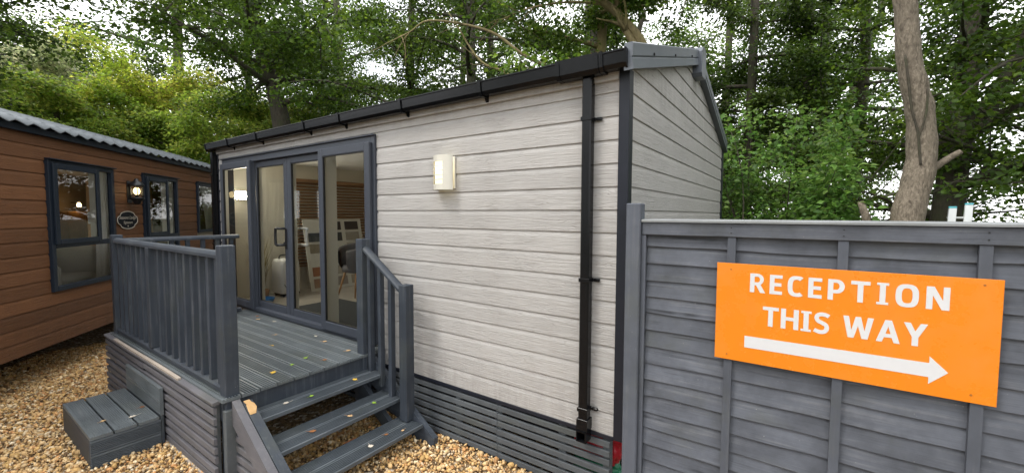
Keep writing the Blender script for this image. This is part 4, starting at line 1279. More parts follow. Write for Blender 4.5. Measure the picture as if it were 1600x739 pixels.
box('chassis', (U0 + 0.1, U1 - 0.1), (2.9, 3.1), (0.18, 0.425), 'trim', lodge, 0, local=True)
for u_ in (-1.4, 0.6, 2.6, 4.6, 6.6):
    for y_ in (1.3, 3.0):
        box('support', (u_ - .1, u_ + .1), (y_ - .1, y_ + .1), (-0.03, 0.18), 'trim', lodge, 0.01, local=True)  # supports coloured dark to stand in for shade under the lodge
box('eave_board', (U0, U1), (-0.06, -0.022), (2.80, 2.872), 'frame_dark', lodge, 0.003, local=True)
box('unseen_rear_skirting', (U0, U1), (3.5, 3.56), (-0.02, 0.43), 'trim', lodge, 0, local=True)  # unseen skirting added so the space under the lodge stays dark
box('unseen_side_skirting', (U0 + .02, U0 + .06), (0.3, 3.5), (-0.02, 0.43), 'trim', lodge, 0, local=True)
box('unseen_side_skirting', (U1 - .06, U1 - .02), (0.3, 3.5), (-0.02, 0.43), 'trim', lodge, 0, local=True)
# roof: pressed tile rows
rm = MB(); nxr = int((U1 - U0 + 0.3) / 0.036)
ys = (-0.115, 0.24, 0.25, 0.60, 0.61, 0.96, 0.97, 1.32, 1.33, 1.84)
vs = []; fs = []
for iy, y in enumerate(ys):
    for i in range(nxr + 1):
        x = U0 - 0.15 + (U1 - U0 + 0.3) * i / nxr
        t = (i % 6) / 6.0
        wv = 0.022 * (math.sin(2 * math.pi * t) + 0.25 * math.sin(4 * math.pi * t)) * 0.72
        vs.append((x, y, 2.885 + 0.30 * (y + 0.115) + wv + (0.022 if iy % 2 == 0 and iy else 0.0)))
for iy in range(len(ys) - 1):
    for i in range(nxr):
        fs.append((iy * (nxr + 1) + i, iy * (nxr + 1) + i + 1, (iy + 1) * (nxr + 1) + i + 1, (iy + 1) * (nxr + 1) + i))
k0 = len(vs)                                              # thickness of the eave edge
for i in range(nxr + 1):
    x, y, z = vs[i]; vs.append((x, y + 0.004, z - 0.012))
for i in range(nxr):
    fs.append((i, k0 + i, k0 + i + 1, i + 1))
rm.add(vs, fs)
lroof = fix(rm.build('roof', 'roof_grey', lodge, True, True))
lroof.data.polygons.foreach_set('use_smooth', [True] * len(lroof.data.polygons))
mk('rear_slope', [(U0 - .15, 1.84, 3.475), (U1 + .15, 1.84, 3.475), (U1 + .15, 3.8, 2.885), (U0 - .15, 3.8, 2.885)], [(0, 1, 2, 3)], 'roof_grey', lroof, local=True)
for u_ in (U0, U1):
    mk('gable', [(u_, 0.0, 2.86), (u_, 3.66, 2.86), (u_, 1.84, 3.43)], [(0, 1, 2)], 'brown', lodge, local=True)

def lodge_window(w, transom, sash_x, curtain):
    a, b_, c_, d_ = w
    fr = MB(); q = 0.058; y0, y1 = -0.052, 0.004
    fr.box((a, a + q), (y0, y1), (c_, d_), .005).box((b_ - q, b_), (y0, y1), (c_, d_), .005)
    fr.box((a + q, b_ - q), (y0, y1), (d_ - q, d_), .005).box((a + q, b_ - q), (y0, y1), (c_, c_ + q), .005)
    o = fr.build('window', 'frame_dark', lodge, local=True)
    box('drip_head', (a - 0.012, b_ + 0.012), (-0.082, -0.0225), (d_, d_ + 0.016), 'frame_dark', o, 0.003, local=True)
    lows = d_ - q
    zlow = c_ + q
    if transom:
        box('transom', (a + q, b_ - q), (y0, y1), (transom - 0.03, transom + 0.03), 'frame_dark', o, 0.005, local=True)
        mk('pane', [(a + q, -0.012, c_ + q), (b_ - q, -0.012, c_ + q), (b_ - q, -0.012, transom - .03), (a + q, -0.012, transom - .03)], [(0, 1, 2, 3)], 'glass', o, local=True)
        zlow = transom + 0.03
    if sash_x:
        s = MB(); t = 0.062; sa, sb_ = a + q - 0.02, sash_x
        za, zb_ = zlow - 0.02, d_ - q + 0.02
        for bx in (((sa, sa + t), (za, zb_)), ((sb_ - t, sb_), (za, zb_)), ((sa + t, sb_ - t), (zb_ - t, zb_)), ((sa + t, sb_ - t), (za, za + t))):
            s.box(bx[0], (-0.074, -0.0525), bx[1], .005)
        so = s.build('sash', 'frame_dark', o, local=True)
        wi = MB(); iw = t - 0.012
        for bx in (((sa + .01, sa + iw), (za, zb_)), ((sb_ - iw - 0.012, sb_ - .01), (za, zb_))):
            wi.box(bx[0], (-0.052, 0.012), bx[1])
        wi.build('inner_frame', 'white_pl', o, local=True)
        mk('pane', [(sa + t, -0.062, za + t), (sb_ - t, -0.062, za + t), (sb_ - t, -0.062, zb_ - t), (sa + t, -0.062, zb_ - t)], [(0, 1, 2, 3)], 'glass', o, local=True)
        box('window_handle', (sb_ - 0.052, sb_ - 0.03), (0.013, 0.045), (1.80, 1.96), 'white', o, 0.006, local=True)
        mk('pane', [(sb_ - 0.02, -0.012, zlow), (b_ - q, -0.012, zlow), (b_ - q, -0.012, d_ - q), (sb_ - 0.02, -0.012, d_ - q)], [(0, 1, 2, 3)], 'glass', o, local=True)
    else:
        mk('pane', [(a + q, -0.012, zlow), (b_ - q, -0.012, zlow), (b_ - q, -0.012, d_ - q), (a + q, -0.012, d_ - q)], [(0, 1, 2, 3)], 'glass', o, local=True)
    ib = MB()
    ib.box((a + .01, a + q + .004), (0.0045, 0.085), (c_, d_)).box((b_ - q - .012, b_ - .01), (0.0045, 0.022), (c_ + q, d_ - q))
    ib.build('inner_frame', 'white_pl', o, local=True)
    return o
lodge_window(W1, 1.565, 1.335, 1)
lodge_window(W2, 1.565, 3.02, 1)
lodge_window(W3, None, None, 1)

def lodge_thing(name, label, cat, lx, ly, lz):
    """a thing standing in or on the lodge, turned like it"""
    c, s = math.cos(LANG), math.sin(LANG)
    return thing(name, label, cat, (-5.7067 + c * lx - s * ly, -2.0913 + s * lx + c * ly, lz), LANG)
def curtain(u_top, u_bot, wtop, wtie, label, gather=1):
    """hanging cloth with folds, tied back low down"""
    t = lodge_thing('curtain', label, 'curtain', u_top, 0.055, 0.55)
    v = []; f = []; nz, nu = 24, 40
    for j in range(nz + 1):
        z = 2.02 * (1 - j / nz)
        k = 1 - min(1, abs(z - 0.85) / 1.1) ** 1.3
        wdt = wtop * (1 - k) + wtie * k
        for i in range(nu + 1):
            u_ = i / nu
            x = u_bot * k + (-wdt * u_ * gather)
            y = 0.014 * math.sin(u_ * 34) * (1 - 0.35 * k) + 0.009 * math.sin(u_ * 13 + z * 3)
            v.append((x, y, z))
    for j in range(nz):
        for i in range(nu):
            f.append((j * (nu + 1) + i, j * (nu + 1) + i + 1, (j + 1) * (nu + 1) + i + 1, (j + 1) * (nu + 1) + i))
    mk('cloth', v, f, 'curtain', t, True, True)
    mk('heading', *box_vf((-wtop * gather if gather > 0 else 0, 0 if gather > 0 else wtop), (-0.03, 0.03), (2.02, 2.06), 0.005), 'curtain', t, False, True)
    return t
curtain(1.80, 0.0, 0.44, 0.36, 'white curtain drawn to the right inside the large lodge window')
curtain(3.54, 0.0, 0.42, 0.32, 'white curtain inside the middle lodge window')
curtain(5.16, 0.0, 0.68, 0.42, 'pale curtain swept back inside the small lodge window')
# armchair below the large window
ac = lodge_thing('armchair', 'light grey armchair seen low in the large lodge window', 'armchair', 1.55, 0.56, 0.52)
def soft(x, y, z, name, c=0.06):
    v, f = box_vf(x, y, z, c); return mk(name, v, f, 'sofa', ac, True, True)
soft((-0.42, 0.30), (-0.32, 0.32), (0.10, 0.46), 'seat')
soft((-0.40, 0.28), (-0.30, 0.16), (0.46, 0.60), 'cushion', 0.05)
soft((-0.42, 0.30), (0.20, 0.42), (0.16, 1.06), 'backrest', 0.07)
soft((0.26, 0.45), (-0.34, 0.40), (0.10, 0.96), 'armrest', 0.07)
soft((-0.58, -0.40), (-0.34, 0.40), (0.10, 0.80), 'armrest', 0.07)
for sx in (-0.36, 0.26):
    for sy in (-0.26, 0.3):
        mk('leg', *box_vf((sx - .02, sx + .02), (sy - .02, sy + .02), (0.002, 0.11), 0.004), 'black_metal', ac, False, True)
# wall cupboard with its small lamp, and a green plant, at the back of the room
cb = lodge_thing('wall_cupboard', 'pale oak cupboard lit by a small lamp behind the lodge window', 'cupboard', 4.85, 2.45, 1.25)
mk('carcass', *box_vf((-0.75, 0.60), (-0.15, 0.14), (0.12, 0.72), 0.004), 'oak', cb, False, True)
for i in range(3):
    mk('door', *box_vf((-0.745 + i * 0.45, -0.305 + i * 0.45), (-0.172, -0.152), (0.125, 0.715), 0.004), 'oak', cb, False, True)
pl_ = lodge_thing('worktop', 'dark kitchen worktop along the back of the lodge room', 'worktop', 4.9, 2.3, 0.52)
mk('top', *box_vf((-1.0, 0.65), (-0.3, 0.29), (0.86, 0.90), 0.004), 'trim', pl_, False, True)
mk('unit', *box_vf((-1.0, 0.65), (-0.26, 0.29), (0.002, 0.855), 0.004), 'oak', pl_, False, True)
sp_ = lodge_thing('cupboard_lamp', 'small glowing lamp above the cupboard in the lodge room', 'lamp', 4.75, 2.22, 2.06)
v, f = lathe_vf([(0.02, 0.0), (0.032, 0.015), (0.032, 0.04), (0.015, 0.08)], (0, 0, 0), 12); mk('bulb', v, f, 'spot', sp_, True, True)
mk('stem', *box_vf((-0.01, 0.01), (-0.01, 0.13), (0.075, 0.09), 0.002), 'black_metal', sp_, False, True)
bl2 = lodge_thing('wardrobe', 'orange brown wardrobe front inside the middle lodge window', 'wardrobe', 4.35, 1.0, 0.52)
mk('carcass', *box_vf((-0.62, 0.35), (0.0, 0.5), (0.002, 2.05), 0.005), 'oak', bl2, False, True)
mk('door', *box_vf((-0.61, -0.14), (-0.022, -0.002), (0.05, 2.04), 0.004), 'oak', bl2, False, True)
mk('door', *box_vf((-0.13, 0.34), (-0.022, -0.002), (0.05, 2.04), 0.004), 'oak', bl2, False, True)

# lantern between the lodge windows
lt = lodge_thing('wall_lantern', 'lit black half lantern on the brown lodge wall', 'lantern', 2.03, -0.02, 2.075)
def lmk(name, vf, mat, smooth=False): return mk(name, vf[0], vf[1], mat, lt, smooth, True)
lmk('back_plate', box_vf((-0.05, 0.05), (-0.012, -0.001), (0.02, 0.34), 0.004), 'black_metal')
lmk('base_cup', lathe_vf([(0.03, 0.0), (0.045, 0.02), (0.05, 0.045), (0.085, 0.075), (0.092, 0.09), (0.085, 0.10)], (0, -0.10, 0), 12), 'black_metal', True)
lmk('crown', lathe_vf([(0.098, 0.265), (0.092, 0.285), (0.062, 0.325), (0.030, 0.345), (0.026, 0.365), (0.012, 0.378)], (0, -0.10, 0), 12), 'black_metal', True)
for k in range(6):
    a = rad(30 + 60 * k); x, y = 0.082 * math.cos(a), -0.10 + 0.082 * math.sin(a)
    lmk('bar', box_vf((x - .005, x + .005), (y - .005, y + .005), (0.095, 0.268), 0.001), 'black_metal')
    a2 = rad(90 + 60 * k); x2, y2 = 0.082 * math.cos(a2), -0.10 + 0.082 * math.sin(a2)
    lmk('pane', ([(x, y, .098), (0.082 * math.cos(a + rad(60)), -0.10 + 0.082 * math.sin(a + rad(60)), .098), (0.082 * math.cos(a + rad(60)), -0.10 + 0.082 * math.sin(a + rad(60)), .266), (x, y, .266)], [(0, 1, 2, 3)]), 'glass')
lmk('bulb', lathe_vf([(0.012, 0.14), (0.030, 0.155), (0.040, 0.19), (0.034, 0.225), (0.015, 0.245)], (0, -0.10, 0), 12), 'bulb', True)
lmk('bulb_holder', lathe_vf([(0.018, 0.10), (0.018, 0.14)], (0, -0.10, 0), 10), 'black_metal', True)

# oval name plaque
pq = lodge_thing('name_plaque', 'black cloud shaped name plaque under the lantern on the lodge', 'plaque', 1.96, -0.02, 1.842)
def cloud(rx, rz, n=64):
    out = []
    for i in range(n):
        a = 2 * math.pi * i / n; c, s = math.cos(a), math.sin(a)
        k = 1 - 0.10 * math.exp(-((abs(c) - 0.80) / 0.10) ** 2)
        out.append((rx * c * k, rz * s * k))
    return out
def plate(name, loops, mat, y, th):
    tris = tessellate_polygon([[Vector((p[0], p[1], 0)) for p in lp] for lp in loops])
    pts = [p for lp in loops for p in lp]; n = len(pts)
    v = [(p[0], y - th, p[1]) for p in pts] + [(p[0], y, p[1]) for p in pts]
    f = [tuple(t) for t in tris]; k = 0
    for lp in loops:
        m = len(lp)
        for i in range(m): f.append((k + i, k + (i + 1) % m, n + k + (i + 1) % m, n + k + i))
        k += m
    return fix(mk(name, v, f, mat, pq, False, True))
plate('panel', [cloud(0.235, 0.128)], 'plaque', -0.001, 0.010)
plate('rim', [cloud(0.240, 0.132), cloud(0.226, 0.120)], 'pale_line', -0.011, 0.003)
def text_mesh(name, s, size, x, z, parent, y, mat, shear=0.35):
    cu = bpy.data.curves.new('lettering', 'FONT'); cu.body = s; cu.size = size; cu.shear = shear
    cu.align_x = 'CENTER'; cu.align_y = 'CENTER'; cu.extrude = 0.0006; cu.resolution_u = 3
    tmp = bpy.data.objects.new('lettering', cu); COL.objects.link(tmp)
    dg = bpy.context.evaluated_depsgraph_get()
    me = bpy.data.meshes.new_from_object(tmp.evaluated_get(dg))
    bpy.data.objects.remove(tmp)
    for v in me.vertices:
        a, b_, c_ = v.co; v.co = (x + a, y - c_, z + b_)
    me.name = name; me.materials.clear(); me.materials.append(MT[mat])
    o = bpy.data.objects.new(name, me); COL.objects.link(o); o.parent = parent
    return o
text_mesh('lettering', 'Seasons Lodge', 0.066, 0.0, 0.035, pq, -0.0125, 'pale_line')
text_mesh('lettering', 'Signature', 0.056, 0.0, -0.035, pq, -0.0125, 'pale_line')
plate('emblem', [[(0.012 * math.cos(rad(a)), -0.088 + 0.010 * math.sin(rad(a))) for a in range(0, 360, 45)]], 'pale_line', -0.0112, 0.002)

# ------------------------------------------------------------------ trees
def leaf_cloud(clumps, per, size, palette, seed, flat=0.55, up=0.75):
    """leaf-sized folded faces gathered in sprays round the clump centres; clumps (N,4): x,y,z,radius"""
    rng = np.random.default_rng(seed)
    cl = np.repeat(clumps, per, axis=0); N = len(cl)
    d = rng.normal(size=(N, 3)); d /= np.linalg.norm(d, axis=1)[:, None]
    d *= (rng.uniform(0, 1, N) ** 0.5)[:, None]
    d[:, 2] *= flat
    p = cl[:, :3] + d * cl[:, 3:4]
    p[:, 2] -= 0.25 * cl[:, 3] * (d[:, 0] ** 2 + d[:, 1] ** 2)       # sprays droop at the rim
    a = d + rng.normal(size=(N, 3)) * 0.55; a[:, 2] = a[:, 2] * 0.5 - 0.25
    a /= np.linalg.norm(a, axis=1)[:, None]
    nn = rng.normal(size=(N, 3)) * 0.55 + np.array([0, 0, up]); nn -= a * np.sum(nn * a, axis=1)[:, None]
    nn /= np.linalg.norm(nn, axis=1)[:, None]
    s = np.cross(a, nn)
    L = (size * rng.uniform(0.65, 1.3, N))[:, None]
    w = rng.uniform(0.28, 0.42, (N, 1))
    m = p + a * L * 0.45
    V = np.stack([p, m + s * L * w + nn * L * 0.10, p + a * L - nn * L * 0.10, m - s * L * w + nn * L * 0.10], 1)
    pal = np.array(palette)
    ctint = rng.uniform(0.62, 1.35, len(clumps))
    cpal = rng.integers(0, len(pal), len(clumps))
    C = pal[np.where(rng.random(N) < 0.7, np.repeat(cpal, per), rng.integers(0, len(pal), N))]
    C = C * (np.repeat(ctint, per) * rng.uniform(0.60, 1.45, N))[:, None]
    return V, np.array([(0, 1, 2), (0, 2, 3)]), C

DARK = [(0.025, 0.052, 0.007), (0.035, 0.07, 0.009), (0.049, 0.087, 0.011), (0.064, 0.102, 0.014)]
MID = [(0.045, 0.093, 0.01), (0.063, 0.117, 0.012), (0.091, 0.146, 0.016), (0.036, 0.071, 0.009)]
LIGHT = [(0.165, 0.268, 0.035), (0.217, 0.297, 0.042), (0.262, 0.297, 0.053), (0.128, 0.21, 0.031)]  # hedge greens from here down are lifted to stand in for sunlight
YELLOW = [(0.276, 0.365, 0.036), (0.328, 0.373, 0.048), (0.216, 0.324, 0.034), (0.372, 0.365, 0.066)]
PALE = [(0.308, 0.35, 0.189), (0.252, 0.308, 0.133), (0.35, 0.35, 0.21)]

def tree(name, label, path, r0, r1, pal, bark, seed, limbs=11, tmin=0.28, length=3.2, lift=0.30, per=70, leaf=0.073, clump=0.55, extra=None, aim=None, spread=0.9, subs=5, group=None, twig=True):
    rng = random.Random(seed)
    path = [Vector(p) for p in path]
    base = path[0].copy()
    t = thing(name, label, 'tree', base, group=group)
    sp = smooth_path(path, 5)
    n = len(sp)
    wood = MB()
    rr = [r0 + (r1 - r0) * (i / (n - 1)) ** 0.8 for i in range(n)]
    rr[0] *= 1.25
    wood.add(*tube_vf(sp, rr, 14))
    clumps = []
    for L_i in range(limbs):
        tt = tmin + (1 - tmin) * (L_i + rng.uniform(0, 0.8)) / limbs
        k = min(n - 1, int(tt * (n - 1)))
        p = sp[k].copy()
        az = L_i * 2.39996 + rng.uniform(-0.5, 0.5)
        if aim is not None and rng.random() < 0.6:
            az = aim + rng.uniform(-1.1, 1.1)
        ln = length * rng.uniform(0.6, 1.15) * (1.1 - 0.45 * tt)
        d = Vector((math.cos(az) * spread, math.sin(az) * spread, lift + rng.uniform(-0.15, 0.35))).normalized()
        seg = 7; pts = [p.copy()]; rad0 = rr[k] * rng.uniform(0.32, 0.5)
        for s in range(seg):
            d = (d + Vector((rng.uniform(-.22, .22), rng.uniform(-.22, .22), rng.uniform(-.16, .14)))).normalized()
            p = p + d * ln / seg; pts.append(p.copy())
            if s >= 2: clumps.append((*p, clump * rng.uniform(0.7, 1.2)))
        wood.add(*tube_vf(pts, [max(0.006, rad0 * (1 - s / seg) ** 0.9 + 0.006) for s in range(seg + 1)], 7))
        for b_i in range(subs):
            s = rng.randint(1, seg - 1); q = pts[s].copy()
            dd = (pts[s + 1] - pts[s]).normalized()
            side = Vector((rng.uniform(-1, 1), rng.uniform(-1, 1), rng.uniform(-0.45, 0.55)))
            dd = (dd * 0.5 + side).normalized()
            sl = ln * rng.uniform(0.22, 0.45); sub = [q.copy()]
            for e in range(4):
                dd = (dd + Vector((rng.uniform(-.25, .25), rng.uniform(-.25, .25), rng.uniform(-.25, .12)))).normalized()
                q = q + dd * sl / 4; sub.append(q.copy())
                if e >= 1: clumps.append((*q, clump * rng.uniform(0.55, 1.1)))
            wood.add(*tube_vf(sub, [max(0.004, rad0 * 0.42 * (1 - e / 4.6)) for e in range(5)], 5))
    if extra: clumps += extra(rng)
    wood.build('trunk', bark, t, True)
    V, T, C = leaf_cloud(np.array(clumps), per, leaf, pal, seed)
    V -= np.array(base)[None, None]
    o = bpy.data.objects.new('crown', bulk('crown', V, T, C, 'leaf')); COL.objects.link(o); o.parent = t
    return t

def copy_tree(src, name, label, loc, rotz, scale, group=None):
    r = src.copy(); COL.objects.link(r); r.name = name
    r.location = loc; r.rotation_euler = (0, 0, rotz); r.scale = (scale,) * 3
    r['label'] = label
    for chd in src.children:
        c = chd.copy(); COL.objects.link(c); c.parent = r
    return r

# tall tree with the leaning trunk behind the far end of the cabin
tree('tall_tree', 'tall tree with leaning grey trunk between lodge and cabin', [(-11.1, 3.8, 0), (-11.3, 3.7, 2.5), (-11.51, 3.61, 4.5), (-11.8, 3.5, 5.8), (-12.15, 3.34, 6.9), (-12.6, 3.1, 9.0), (-12.9, 3.0, 11.5)], 0.34, 0.10, MID, 'bark_dark', 21, limbs=25, tmin=0.42, length=5.0, lift=0.10, per=80, leaf=0.103, clump=0.75)
tree('tall_tree', 'dark tree rising behind the middle of the cabin roof', [(-6.3, 5.9, 0), (-6.25, 5.85, 3), (-6.2, 5.8, 5.5), (-6.3, 5.9, 8), (-6.2, 6.0, 10.5)], 0.20, 0.07, DARK, 'bark_dark', 22, limbs=18, tmin=0.30, length=3.8, lift=0.15, per=68, leaf=0.082, clump=0.60)
t10 = tree('leafy_tree', 'dense green tree behind the cabin roof with dry yellow boughs', [(-2.9, 6.3, 0), (-2.95, 6.2, 2.5), (-2.8, 6.1, 5), (-2.7, 6.3, 8), (-2.6, 6.4, 10)], 0.19, 0.06, MID, 'bark_moss', 23, limbs=18, tmin=0.30, length=3.0, lift=0.12, per=70, leaf=0.086, clump=0.60)
def bough(parent, pts, ra, rb_, mat='bark_moss', twigs=5, seed=1):
    rg = random.Random(seed)
    sp = smooth_path(pts, 5); n = len(sp); m = MB()
    m.add(*tube_vf(sp, [ra + (rb_ - ra) * i / (n - 1) for i in range(n)], 8))
    for k in range(twigs):
        i = rg.randint(n // 3, n - 2); p = sp[i].copy(); d = (sp[i + 1] - sp[i]).normalized()
        d = (d + Vector((rg.uniform(-.8, .8), rg.uniform(-.8, .8), rg.uniform(-.7, .7)))).normalized(); tw = [p.copy()]
        for e in range(4):
            d = (d + Vector((rg.uniform(-.3, .3), rg.uniform(-.3, .3), rg.uniform(-.3, .3)))).normalized(); p = p + d * rg.uniform(.10, .2); tw.append(p.copy())
        m.add(*tube_vf(tw, [rb_ * 1.2, rb_, rb_ * .8, rb_ * .6, rb_ * .4], 5))
    return m.build('bough', mat, parent, True)
bough(t10, [(-2.85, 6.1, 3.6), (-3.3, 5.0, 4.2), (-3.85, 4.03, 4.67), (-4.2, 3.8, 4.85), (-4.43, 3.67, 5.16), (-4.59, 3.58, 5.47), (-4.8, 3.46, 5.84)], 0.038, 0.008, seed=4)
bough(t10, [(-2.8, 6.0, 4.4), (-3.2, 4.9, 4.8), (-3.6, 4.23, 5.04), (-4.02, 3.96, 5.41), (-4.49, 3.65, 5.59), (-5.1, 3.23, 5.67), (-5.4, 3.03, 5.46), (-5.69, 2.8, 5.27)], 0.046, 0.008, twigs=8, seed=6)
# leaning mossy tree just behind the gable
t3 = tree('leaning_tree', 'mossy yellow tree leaning left behind the cabin ridge', [(-0.2, 6.3, 0), (-0.55, 6.1, 1.8), (-1.15, 5.82, 3.8), (-1.67, 5.57, 5.17), (-1.89, 5.45, 5.54), (-2.15, 5.29, 5.87), (-2.6, 5.0, 6.3), (-3.3, 4.7, 7.2)], 0.14, 0.06, MID, 'bark_moss', 24, limbs=7, tmin=0.70, length=2.4, lift=0.30, per=55, leaf=0.077, clump=0.5)
bough(t3, [(-1.35, 5.75, 4.3), (-1.75, 5.5, 5.1), (-2.05, 5.35, 5.7), (-2.2, 5.3, 6.4), (-2.6, 5.2, 7.2)], 0.085, 0.035, twigs=6, seed=9)
bough(t3, [(-2.3, 5.2, 6.0), (-2.9, 4.8, 6.05), (-3.6, 4.4, 5.95), (-4.2, 4.1, 5.7)], 0.03, 0.010, twigs=6, seed=10)
# pale S-shaped trunk behind the fence
t4 = thing('pale_trunk_tree', 'pale S-curved trunk rising behind the fence right of the cabin', 'tree', (1.80, 4.15, 0))
sp = smooth_path([(1.80, 4.10, -0.05), (1.88, 4.15, 1.0), (1.98, 4.23, 1.89), (2.06, 4.31, 2.35), (2.10, 4.36, 2.75), (2.07, 4.36, 3.17), (2.00, 4.34, 3.5), (1.94, 4.33, 3.86), (1.87, 4.31, 4.56), (1.80, 4.3, 5.6), (1.9, 4.4, 7.2), (2.2, 4.6, 9)], 7)
m = MB(); n = len(sp)
v, f = tube_vf(sp, [0.172 - 0.085 * (i / (n - 1)) + 0.004 * math.sin(i * 0.9) for i in range(n)], 28)
v = [(a + 0.004 * math.sin(7 * c + 5 * b_) + 0.003 * math.sin(31 * c + 23 * a), b_ + 0.004 * math.sin(6 * c + 4 * a) + 0.003 * math.sin(27 * c + 29 * b_), c) for a, b_, c in v]
m.add(v, f)
mk('trunk', m.v, m.f, 'bark_grey', t4, True)
tube('limb', smooth_path([(2.10, 4.33, 2.42), (2.33, 4.42, 2.62), (2.45, 4.45, 2.71)], 4), [0.045, 0.042, 0.040, 0.038, 0.036, 0.035, 0.034, 0.033, 0.030], 'bark_grey', t4, 10)
tube('stub', [(1.62, 4.05, 1.6), (1.58, 4.02, 1.95), (1.52, 3.98, 2.12)], [0.05, 0.045, 0.03], 'bark_grey', t4, 8)
tube('ivy_stem', smooth_path([(1.88, 4.185, 3.86), (1.93, 4.19, 3.5), (1.97, 4.20, 3.2), (2.03, 4.20, 2.95), (2.05, 4.20, 2.75), (2.07, 4.19, 2.55)], 4), 0.012, 'bark_dark', t4, 6)
tube('ivy_stem', smooth_path([(2.10, 4.235, 3.45), (2.10, 4.22, 3.2), (2.07, 4.21, 3.0), (2.04, 4.20, 2.88)], 4), 0.010, 'bark_dark', t4, 6)
cl = []
rg = random.Random(31)
for k in range(9):
    a = rg.uniform(0, 6.28); p = Vector((1.9, 4.4, rg.uniform(5.6, 8.6))); d = Vector((math.cos(a), math.sin(a), rg.uniform(-.1, .5))).normalized(); tw = [p.copy()]
    for e in range(6):
        d = (d + Vector((rg.uniform(-.25, .25), rg.uniform(-.25, .25), rg.uniform(-.2, .15)))).normalized(); p = p + d * 0.42; tw.append(p.copy()); cl.append((*p, 0.5))
    tube('limb', tw, [0.05, 0.04, 0.034, 0.028, 0.02, 0.014, 0.008], 'bark_grey', t4, 7)
V, T, C = leaf_cloud(np.array(cl), 60, 0.09, DARK, 41); V -= np.array(t4.location)[None, None]
o = bpy.data.objects.new('crown', bulk('crown', V, T, C, 'leaf')); COL.objects.link(o); o.parent = t4
# forked dark tree behind it
t5 = tree('forked_tree', 'dark forked tree behind the pale trunk on the right', [(3.2, 8.6, 0), (3.25, 8.65, 2), (3.4, 8.8, 4.2), (3.5, 8.9, 6.5), (3.5, 9.0, 9.5)], 0.30, 0.10, MID, 'bark_dark', 25, limbs=20, tmin=0.22, length=3.6, lift=0.10, per=53, leaf=0.090, clump=0.62)
bough(t5, [(3.3, 8.7, 3.2), (3.9, 8.6, 4.4), (4.3, 8.5, 5.8), (4.9, 8.4, 8.0)], 0.17, 0.07, 'bark_dark', seed=3)
tree('ivy_tree', 'slim dark ivy clad tree just right of the cabin gable', [(-0.2, 9.9, 0), (-0.25, 9.95, 3), (-0.2, 10.0, 6), (-0.2, 10, 10.5)], 0.17, 0.08, DARK, 'bark_dark', 26, limbs=22, tmin=0.18, length=2.0, lift=0.10, per=70, leaf=0.082, clump=0.50)
tree('ivy_tree', 'second slim dark tree behind the green bush', [(0.9, 11.3, 0), (0.9, 11.3, 3), (1.0, 11.4, 6), (0.95, 11.5, 10.5)], 0.17, 0.08, DARK, 'bark_dark', 27, limbs=22, tmin=0.18, length=2.2, lift=0.10, per=70, leaf=0.086, clump=0.52)
tree('leafy_tree', 'spreading green tree at the right edge of the view', [(5.0, 9.3, 0), (5.0, 9.3, 2.5), (4.9, 9.2, 5), (5.0, 9.2, 9)], 0.24, 0.09, MID, 'bark_dark', 28, limbs=20, tmin=0.2, length=3.6, lift=0.05, per=53, leaf=0.095, clump=0.62)
tree('leafy_tree', 'green tree between the bush and the pale trunk', [(2.1, 11.8, 0), (2.1, 11.8, 3), (2.2, 11.7, 6), (2.1, 11.7, 9.5)], 0.22, 0.08, MID, 'bark_dark', 29, limbs=18, tmin=0.2, length=3.2, lift=0.08, per=48, leaf=0.095, clump=0.60)
# overhanging tree at the top left
t8 = tree('broad_tree', 'broad dark tree overhanging the lodge roof at top left', [(-12.4, -4.8, 0), (-12.4, -4.8, 3.5), (-12.4, -4.5, 6.0), (-12.4, -4.2, 8), (-12.3, -4.0, 10)], 0.32, 0.10, DARK, 'bark_dark', 30, aim=1.85, limbs=32, tmin=0.40, length=5.8, lift=0.06, per=80, leaf=0.103, clump=0.72)
# lower, lighter trees beyond the lodge
t_l = tree('hedge_tree', 'pale willowy tree beyond the lodge roof at far left', [(-19.6, -0.6, 0), (-19.6, -0.6, 3.2), (-19.5, -0.5, 7.2)], 0.16, 0.06, PALE, 'bark_dark', 32, limbs=30, tmin=0.2, length=3.4, lift=0.22, per=92, leaf=0.095, clump=0.66)
tree('hedge_tree', 'yellowing bushy tree beyond the lodge roof', [(-17.6, 2.2, 0), (-17.6, 2.2, 3.2), (-17.5, 2.3, 6.6)], 0.16, 0.06, YELLOW, 'bark_dark', 33, limbs=30, tmin=0.2, length=3.0, lift=0.22, per=92, leaf=0.095, clump=0.64)
t_g = tree('hedge_tree', 'fresh green bushy tree between lodge roof and cabin', [(-14.0, 4.6, 0), (-14.0, 4.6, 2.6), (-13.9, 4.6, 5.6)], 0.16, 0.06, LIGHT, 'bark_dark', 34, limbs=32, tmin=0.15, length=2.9, lift=0.18, per=99, leaf=0.095, clump=0.62)
t9 = tree('leafy_tree', 'green tree above the far left corner of the cabin', [(-9.6, 6.6, 0), (-9.6, 6.6, 3), (-9.5, 6.7, 6), (-9.4, 6.7, 10)], 0.22, 0.08, MID, 'bark_dark', 35, limbs=22, tmin=0.22, length=4.0, lift=0.12, per=68, leaf=0.090, clump=0.62)

